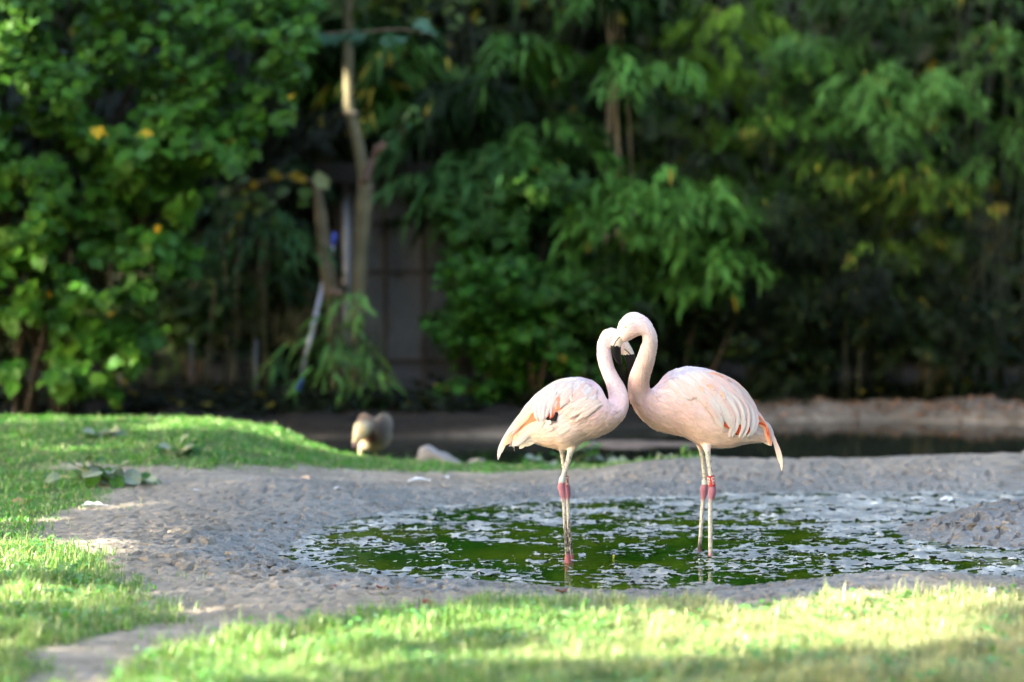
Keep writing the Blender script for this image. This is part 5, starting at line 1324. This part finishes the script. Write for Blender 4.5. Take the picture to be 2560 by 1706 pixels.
weed('wilting silvery broad leaved weed at the near edge of the mound', [(215, 1172, .10, 2, -.2, .6), (225, 1150, .09, 1, .2, .7), (250, 1178, .13, 3, -.6, -.1), (275, 1175, .12, 0, .5, -.2), (310, 1185, .14, 3, .8, -.35), (345, 1192, .12, 0, 1, -.3), (205, 1185, .10, 1, -.9, .1), (290, 1195, .10, 2, .2, -.3), (240, 1190, .11, 2, -.2, -.2), (150, 1192, .10, 0, -1, -.05), (370, 1205, .09, 3, 1, -.3)], 12.95)
weed('flat weed with pale upturned leaves near the mound middle', [(430, 1140, .11, 3, -.5, .3), (455, 1132, .12, 3, .6, .5), (415, 1150, .10, 2, -.7, .1), (470, 1152, .10, 2, .9, 0), (445, 1155, .11, 1, .1, -.1)], 13.9)
weed('pale leaved weed high on the mound above the wilting one', [(240, 1112, .11, 3, -.5, .3), (270, 1105, .12, 4, .4, .4), (285, 1118, .10, 0, .9, 0), (255, 1122, .09, 1, 0, -.1)], 14.4)
weed('bright lettuce like weed on the rim under the smaller flamingo belly', [(1340, 1150, .10, 3, -.6, .3), (1365, 1158, .10, 2, -.1, .1), (1400, 1140, .12, 1, .3, .6), (1440, 1128, .12, 1, .5, .7), (1460, 1135, .12, 2, .8, .4), (1480, 1125, .09, 1, .6, .7), (1420, 1155, .11, 2, -.3, .1), (1385, 1160, .10, 1, .2, -.1), (1450, 1158, .11, 2, .4, 0), (1350, 1162, .09, 2, -.8, 0)], 14.95)
weed('low pale weed on the rim between the two flamingos', [(1510, 1150, .10, 3, -.5, .2), (1540, 1152, .10, 0, .4, .1), (1500, 1160, .09, 2, -.6, 0), (1560, 1158, .08, 2, .8, 0), (1590, 1150, .07, 4, .2, .2)], 14.95)
weed('upright pale and green weed on the rim left of the taller flamingo legs', [(1660, 1150, .11, 3, -.3, .5), (1675, 1160, .10, 3, -.1, .1), (1705, 1140, .10, 1, .1, 1.2), (1712, 1150, .09, 2, .4, .9), (1690, 1160, .08, 2, .2, .1), (1740, 1158, .08, 4, .8, .1)], 14.9)

# ------------------------------------------------------------------ small things lying about
FEATHER_ME = []
for sd in range(3):
    r = np.random.default_rng(80 + sd); mb = MB(); k = 9
    V, F = [], []
    for i in range(k):
        t = i / (k - 1); w = .22 * math.sin(math.pi * min(1, .15 + t * .85)) * (1 - .2 * t); z = .12 * math.sin(math.pi * t) * (0.6 + .3 * sd) 
        V += [(t, -w + r.normal(0, .02), z + .06), (t, 0, z), (t, w + r.normal(0, .02), z + .06 + r.normal(0, .03))]
    F = [(i * 3 + j, i * 3 + j + 1, i * 3 + j + 4, i * 3 + j + 3) for i in range(k - 1) for j in range(2)]
    mb.add(V, F, (0.66, 0.66, 0.68)); FEATHER_ME.append(mb.mesh('fallen_feather', M_FEATHER))
def fallen(me, name, px, py, L, rz, label, cat, group, z=None):
    p = ground_pt(px, py, 0.0)
    zz = 0.012 if z is None else z
    if z is None:
        for _ in range(4):
            g = float(height(np.array([p[0]]), np.array([p[1]]))[0]); p = ground_pt(px, py, g + .006)
        zz = p[2]
    else: p = ground_pt(px, py, z)
    o = bpy.data.objects.new(name, me); COL.objects.link(o); o.location = (p[0], p[1], zz); o.rotation_euler = (0, 0, rz); o.scale = (L, L, L)
    tag(o, label, cat, group); return o
for i, (px, py, L, rz, lb, z) in enumerate([(2312, 1250, .085, 2.8, 'larger curled white feather afloat above the mud mound', .012), (2352, 1252, .10, .3, 'white feather afloat just right of the larger curled one', .012), (2372, 1254, .07, .9, 'small white feather touching the pair afloat above the mud mound', .012),
        (2500, 1258, .07, 2.4, 'white feather afloat near the right edge by the mud mound', .012), (2520, 1260, .06, .5, 'tiny white feather paired at the right edge by the mud mound', .012), (2478, 1484, .085, 1.4, 'white curled feather lying on mud by the front grass at right', None),
        (2452, 1152, .09, .4, 'pale feather on top of the mud bank at far right', None), (1018, 1206, .13, .1, 'long white feather flat on the mud behind the pond tip', None), (835, 1223, .05, .5, 'small white down feather on mud above the pond tip', None),
        (655, 1256, .06, .2, 'small white feather on the little mud ridge', None), (2180, 1262, .06, .1, 'white feather lying in the silt left of the floating ones', .012), (1120, 1196, .05, 2.0, 'small pale feather on mud right of the long white one', None), (205, 1266, .15, -.3, 'pale grey feather in thin grass at the left edge', None), (478, 1228, .05, .2, 'tiny white feather on the dry mud left', None)]):
    fallen(FEATHER_ME[i % 3], 'fallen_feather', px, py, L, rz, lb, 'feather', 'feathers fallen round the pond', z)
DRYL = []
for cc in ((0.16, 0.035, 0.03), (0.30, 0.17, 0.10), (0.42, 0.30, 0.22)):
    V, F = broad_one(1.0, .3, .35, np.random.default_rng(4), ROUND); DRYL.append(np_mesh('fallen_leaf', V, F, M_PAPER, False, col=np.tile(np.array(cc), (len(V), 1))))
for i, (px, py, L, k, lb) in enumerate([(1055, 1506, .06, 0, 'dark red curled leaf on mud just above the front grass'), (955, 1468, .045, 0, 'dark red leaf bit on the lower mud shore'), (842, 1466, .03, 0, 'tiny dark red leaf on the lower mud shore left'), (745, 1196, .10, 2, 'pale tan leaf flat on mud below the mound slope'),
        (2040, 1512, .05, 0, 'dark red leaf on the mud lobe in front of the pond'), (1410, 1478, .05, 0, 'dark leaf at the near waterline below the smaller flamingo'), (70, 1255, .12, 1, 'tan leaf in the thin grass at the far left')]):
    fallen(DRYL[k], 'fallen_leaf', px, py, L, i * 1.7, lb, 'leaf', 'dead leaves on the mud')
# leaf litter on the right rear shore: too many to count
r = np.random.default_rng(91); n = 1500
x = np.concatenate([r.uniform(2.7, 5.0, 900), r.uniform(1.4, 4.5, 600)]); y = np.concatenate([np.interp(x[:900], NX, NY) + r.uniform(.3, 2.4, 900), np.interp(x[900:], BX, BY) + r.normal(.1, .25, 600)])
z = height(x, y, False); k = z > WATER_BACK + .004; x, y, z = x[k], y[k], z[k]; n = len(x)
v, f, c = broad(np.stack([x, y, z + .01], 1), np.stack([r.normal(0, 1, n), r.normal(0, 1, n), r.normal(0, .2, n)], 1), np.stack([r.normal(0, .3, n), r.normal(-.2, .3, n), np.ones(n)], 1), r.uniform(.02, .05, n), np.array([0.18, 0.10, 0.06]) * r.uniform(.4, 1.5, (n, 1)), 93, ROUND)
tag(obj('leaf_litter', np_mesh('leaf_litter', v, f, M_PAPER, False, col=c)), 'brown dead leaves scattered over the rear shore', None, None, 'stuff')
# clover and small weeds among the front grass
r = np.random.default_rng(92); cx_, cy_ = scatter(G_FRONT, 9000, -1.9, 3.0, 7.3, 9.7, 0.1, 11); sx2, sy2 = scatter(G_LEFT, 3500, -2.6, -1.0, 7.0, 11.0, 0.1, 12)
x = np.concatenate([cx_, sx2]); y = np.concatenate([cy_, sy2]); k = fbm(x * 2.6, y * 2.6, 2, 165) > .02; x, y = x[k], y[k]; n = len(x)
v, f, c = broad(np.stack([x, y, height(x, y) + r.uniform(.02, .055, n)], 1), np.stack([r.normal(0, 1, n), r.normal(-.2, 1, n), r.normal(0, .35, n)], 1), np.stack([r.normal(0, .35, n), r.normal(-.2, .35, n), np.ones(n)], 1), r.uniform(.012, .025, n), np.where((r.random(n) < .15)[:, None], np.array([[0.16, 0.22, 0.10]]), np.array([[0.07, 0.19, 0.035]])) * r.uniform(.7, 1.2, (n, 1)), 94, ROUND)
tag(obj('clover', np_mesh('clover', v, f, M_GRASS, False, col=c)), 'small round clover leaves scattered through the front grass', None, None, 'stuff')
# twig standing in the open water
p = ground_pt(1534, 1396, 0.0); tw = MB(); tw.tube([p - [0, 0, .03], p + [0, 0, .004], p + [.001, 0, .009]], [.0035, .0035, .0045], 8, (0.30, 0.26, 0.06)); tw.ellipsoid(p + [.001, 0, .010], (.0055, .005, .006), 8, (0.38, 0.32, 0.05))
solid_obj('water_bud', tw.mesh('water_bud', M_CULM), 'small yellowish plant bud poking out of the open green water', 'plant bud')
# clods of mud proud of the ground near the shore
r = np.random.default_rng(95); cl = MB()
for (cx, cy, sx_, sy_, n_) in [(660, 1420, 120, 40, 40), (900, 1470, 160, 18, 20), (2420, 1320, 110, 40, 40), (700, 1300, 90, 40, 25), (1700, 1200, 500, 16, 25)]:
    for i in range(n_):
        q = ground_pt(cx + r.normal(0, sx_ * .5), cy + r.normal(0, sy_ * .5), .05); zz = float(height(np.array([q[0]]), np.array([q[1]]))[0])
        s = r.uniform(.005, .014); cl.ellipsoid((q[0], q[1], zz + s * .15), [(s * 1.5, r.normal(0, s * .4), 0), (0, s, 0), (0, r.normal(0, s * .3), s * .6)], 4, np.array((0.135, 0.12, 0.11)) * r.uniform(.6, 1.2), bump=.5, seed=i)
tag(obj('mud_clods', cl.mesh('mud_clods', M_STONE, False)), 'loose dark clods of mud along the pond shore', None, None, 'stuff')

# ------------------------------------------------------------------ shade trees outside the view on the sun's side; gaps in their crowns let the light patches through
L_ = np.array(SUN)
e1 = np.cross(L_, [0, 0, 1.0]); e1 /= np.linalg.norm(e1); e2 = np.cross(e1, L_)
r = np.random.default_rng(99)
n = 56000
T = np.stack([r.uniform(-5.2, 5.8, n), r.uniform(5.0, 25.0, n), r.uniform(0, 6.0, n) * (r.random(n) < .8)], 1)
tx = r.uniform(7.8, 13.5, n)
t = (T[:, 0] + tx) / (-L_[0]); P = T + L_ * t[:, None]
# where each leaf's shadow meets the ground
tg = (P[:, 2] - 0.08) / L_[2]; G = P - L_ * tg[:, None]
GP = proj(np.stack([G[:, 0], np.maximum(G[:, 1], 2.0), np.full(n, 0.06)], 1))
def in_band(poly): return poly_sd(poly, GP[:, 0], GP[:, 1]) + 9 * fbm(G[:, 0] * 2.2, G[:, 1] * 2.2, 2, 161)
kill = np.zeros(n, bool)
for poly in ([(1080, 1590), (1500, 1555), (1900, 1500), (2150, 1480), (2700, 1480), (2700, 1620), (2200, 1655), (1700, 1668), (1080, 1655)],
             [(300, 1720), (420, 1600), (700, 1565), (1100, 1530), (1560, 1540), (1500, 1575), (1080, 1620), (840, 1670), (620, 1720)],
             [(-300, 1370), (100, 1365), (260, 1400), (360, 1450), (380, 1500), (260, 1530), (100, 1520), (-300, 1570)],
             [(250, 1362), (420, 1366), (560, 1395), (520, 1425), (330, 1415)], [(440, 1503), (640, 1494), (680, 1506), (500, 1520)],
             [(1080, 1480), (1520, 1482), (1520, 1506), (1100, 1508)], [(-200, 1275), (180, 1290), (200, 1306), (-200, 1300)]):
    kill |= in_band(poly) < 15
def tunnel(p, rad):
    q = P - np.asarray(p); d = np.hypot(q @ e1, q @ e2); return d < rad + (.27 if p[1] < 16.5 else .12)
for px, py, Y, rad in [(150, 1066, 15.6, .10), (250, 1060, 15.7, .13), (330, 1066, 15.6, .10), (430, 1056, 15.8, .20), (520, 1068, 15.7, .13), (610, 1082, 15.7, .12), (690, 1102, 15.65, .14), (770, 1118, 15.55, .14), (850, 1132, 15.45, .12), (882, 1085, 15.15, -.05), (895, 1100, 15.1, -.08),
                       (872, 195, 18.7, .17), (872, 250, 18.7, .16), (872, 140, 18.7, .06), (925, 180, 19.6, .16), (950, 220, 19.6, .14), (985, 290, 19.8, .12), (245, 318, 17.0, .07), (60, 40, 17.2, .12), (20, 100, 17.2, .13), (30, 190, 17.2, .09), (60, 250, 17.2, .08), (10, 160, 17.3, .1), (230, 720, 17.2, .10), (95, 740, 17.2, .07), (50, 690, 17.2, .07), (800, 445, 18.5, .09), (560, 475, 18.5, .08), (1700, 100, 20, .1), (1800, 60, 20, .18), (2480, 60, 19.6, .14), (1800, 690, 19.2, .1)]:
    kill |= tunnel(at(px, py, Y), rad)
part_lit = ((GP[:, 1] > 1635) & (GP[:, 0] > 450)) | ((GP[:, 0] < 430) & (GP[:, 1] > 1260) & (GP[:, 1] < 1900)) | ((GP[:, 0] < 800) & (GP[:, 1] > 1040) & (GP[:, 1] < 1180))
kill |= part_lit & (r.random(n) < .70)
P = P[~kill]; n = len(P)
v, f, c = broad(P, r.normal(0, 1, (n, 3)), r.normal(0, 1, (n, 3)), r.uniform(.24, .42, n), vary((0.045, 0.10, 0.02), n, r, .25, .02), 97)
k = len(LOBE) + 1; cx = P[:, 1]
edges = [-20, 2.0, 8.5, 15.0, 40]
for i in range(4):
    m = (cx >= edges[i]) & (cx < edges[i + 1])
    if not m.any(): continue
    q = P[m]; base = np.array([np.median(q[:, 0]) - 0.4, np.median(q[:, 1]), 0.0]); base[2] = gz(base[0], base[1])
    root = empty('shade_tree', tuple(base)); tag(root, ['nearest', 'second', 'third', 'farthest'][i] + ' leafy shade tree in the row on the sunny side left of the pond', 'tree', 'shade trees left of the pond')
    mb = MB(); ts = np.linspace(0, 1, 10)[:, None]; topp = np.array([base[0] - .3, base[1] + .2, q[:, 2].max() * .85])
    mb.tube(base - [0, 0, .1] + (topp - base) * ts, np.linspace(.22, .06, 10), 12, (0.12, 0.09, 0.06)); obj('trunk', mb.mesh('trunk', M_BARK), root)
    for j in range(9):
        a = base + (topp - base) * r.uniform(.3, .9); e = q[r.integers(len(q))]
        mb = MB(); mb.tube([a, (a + e) / 2 + [0, 0, .3], e], [.07, .045, .015], 8, (0.12, 0.09, 0.06)); obj('limb', mb.mesh('limb', M_BARK), root)
    vi = np.repeat(m, k); rm = np.cumsum(vi) - 1; fm = np.repeat(m, len(LOBE))
    o = obj('crown', np_mesh('crown', v[vi], rm[f[fm]], M_LEAF, False, col=c[vi]), root); o['kind'] = 'stuff'
# unseen trees added behind and right of the camera to hide the low sky
def screen_tree(label, x, y, h, rad, n, seed):
    r = np.random.default_rng(seed); z0 = gz(x, y)
    root = empty('sky_screen_tree', (x, y, z0)); tag(root, label, 'tree', 'unseen trees added to hide the low sky')
    mb = MB(); mb.tube([(x, y, z0 - .1), (x + .1, y, h * .4), (x, y + .1, h * .8)], [.24, .18, .08], 10, (0.12, 0.09, 0.06)); obj('trunk', mb.mesh('trunk', M_BARK), root)
    d = r.normal(0, 1, (n, 3)); d /= np.linalg.norm(d, axis=1)[:, None]; d *= r.uniform(.45, 1.0, (n, 1)) ** .5
    lob = 1 + .22 * fbm(d[:, 0] * 2 + seed, d[:, 2] * 2 + d[:, 1], 2, seed)
    P = np.array([x, y, h * .56]) + d * lob[:, None] * [rad, rad * .9, h * .46]
    v, f, c = broad(P, r.normal(0, 1, (n, 3)), r.normal(0, 1, (n, 3)), r.uniform(.30, .5, n), vary((0.04, 0.10, 0.02), n, r, .25, .02), seed)
    o = obj('crown', np_mesh('crown', v, f, M_LEAF, False, col=c), root); o['kind'] = 'stuff'
for i, (x, y, h, rd) in enumerate([(-7.5, -4.0, 11.5, 4.4), (-1.5, -5.0, 12.5, 4.6), (4.5, -4.6, 12.0, 4.6), (9.8, -1.5, 12, 4.4), (11.0, 4.5, 11.5, 4.2), (11.2, 11.0, 10.5, 4.0), (10.2, 17.5, 9.0, 3.4)]):
    screen_tree(['added screening tree behind the camera at far left', 'added screening tree straight behind the camera', 'added screening tree behind the camera right of centre', 'added screening tree at the rear right corner', 'added screening tree right of the camera', 'added screening tree right of the pond', 'added screening tree right of the rear pond'][i], x, y, h, rd, 5200, 400 + i)
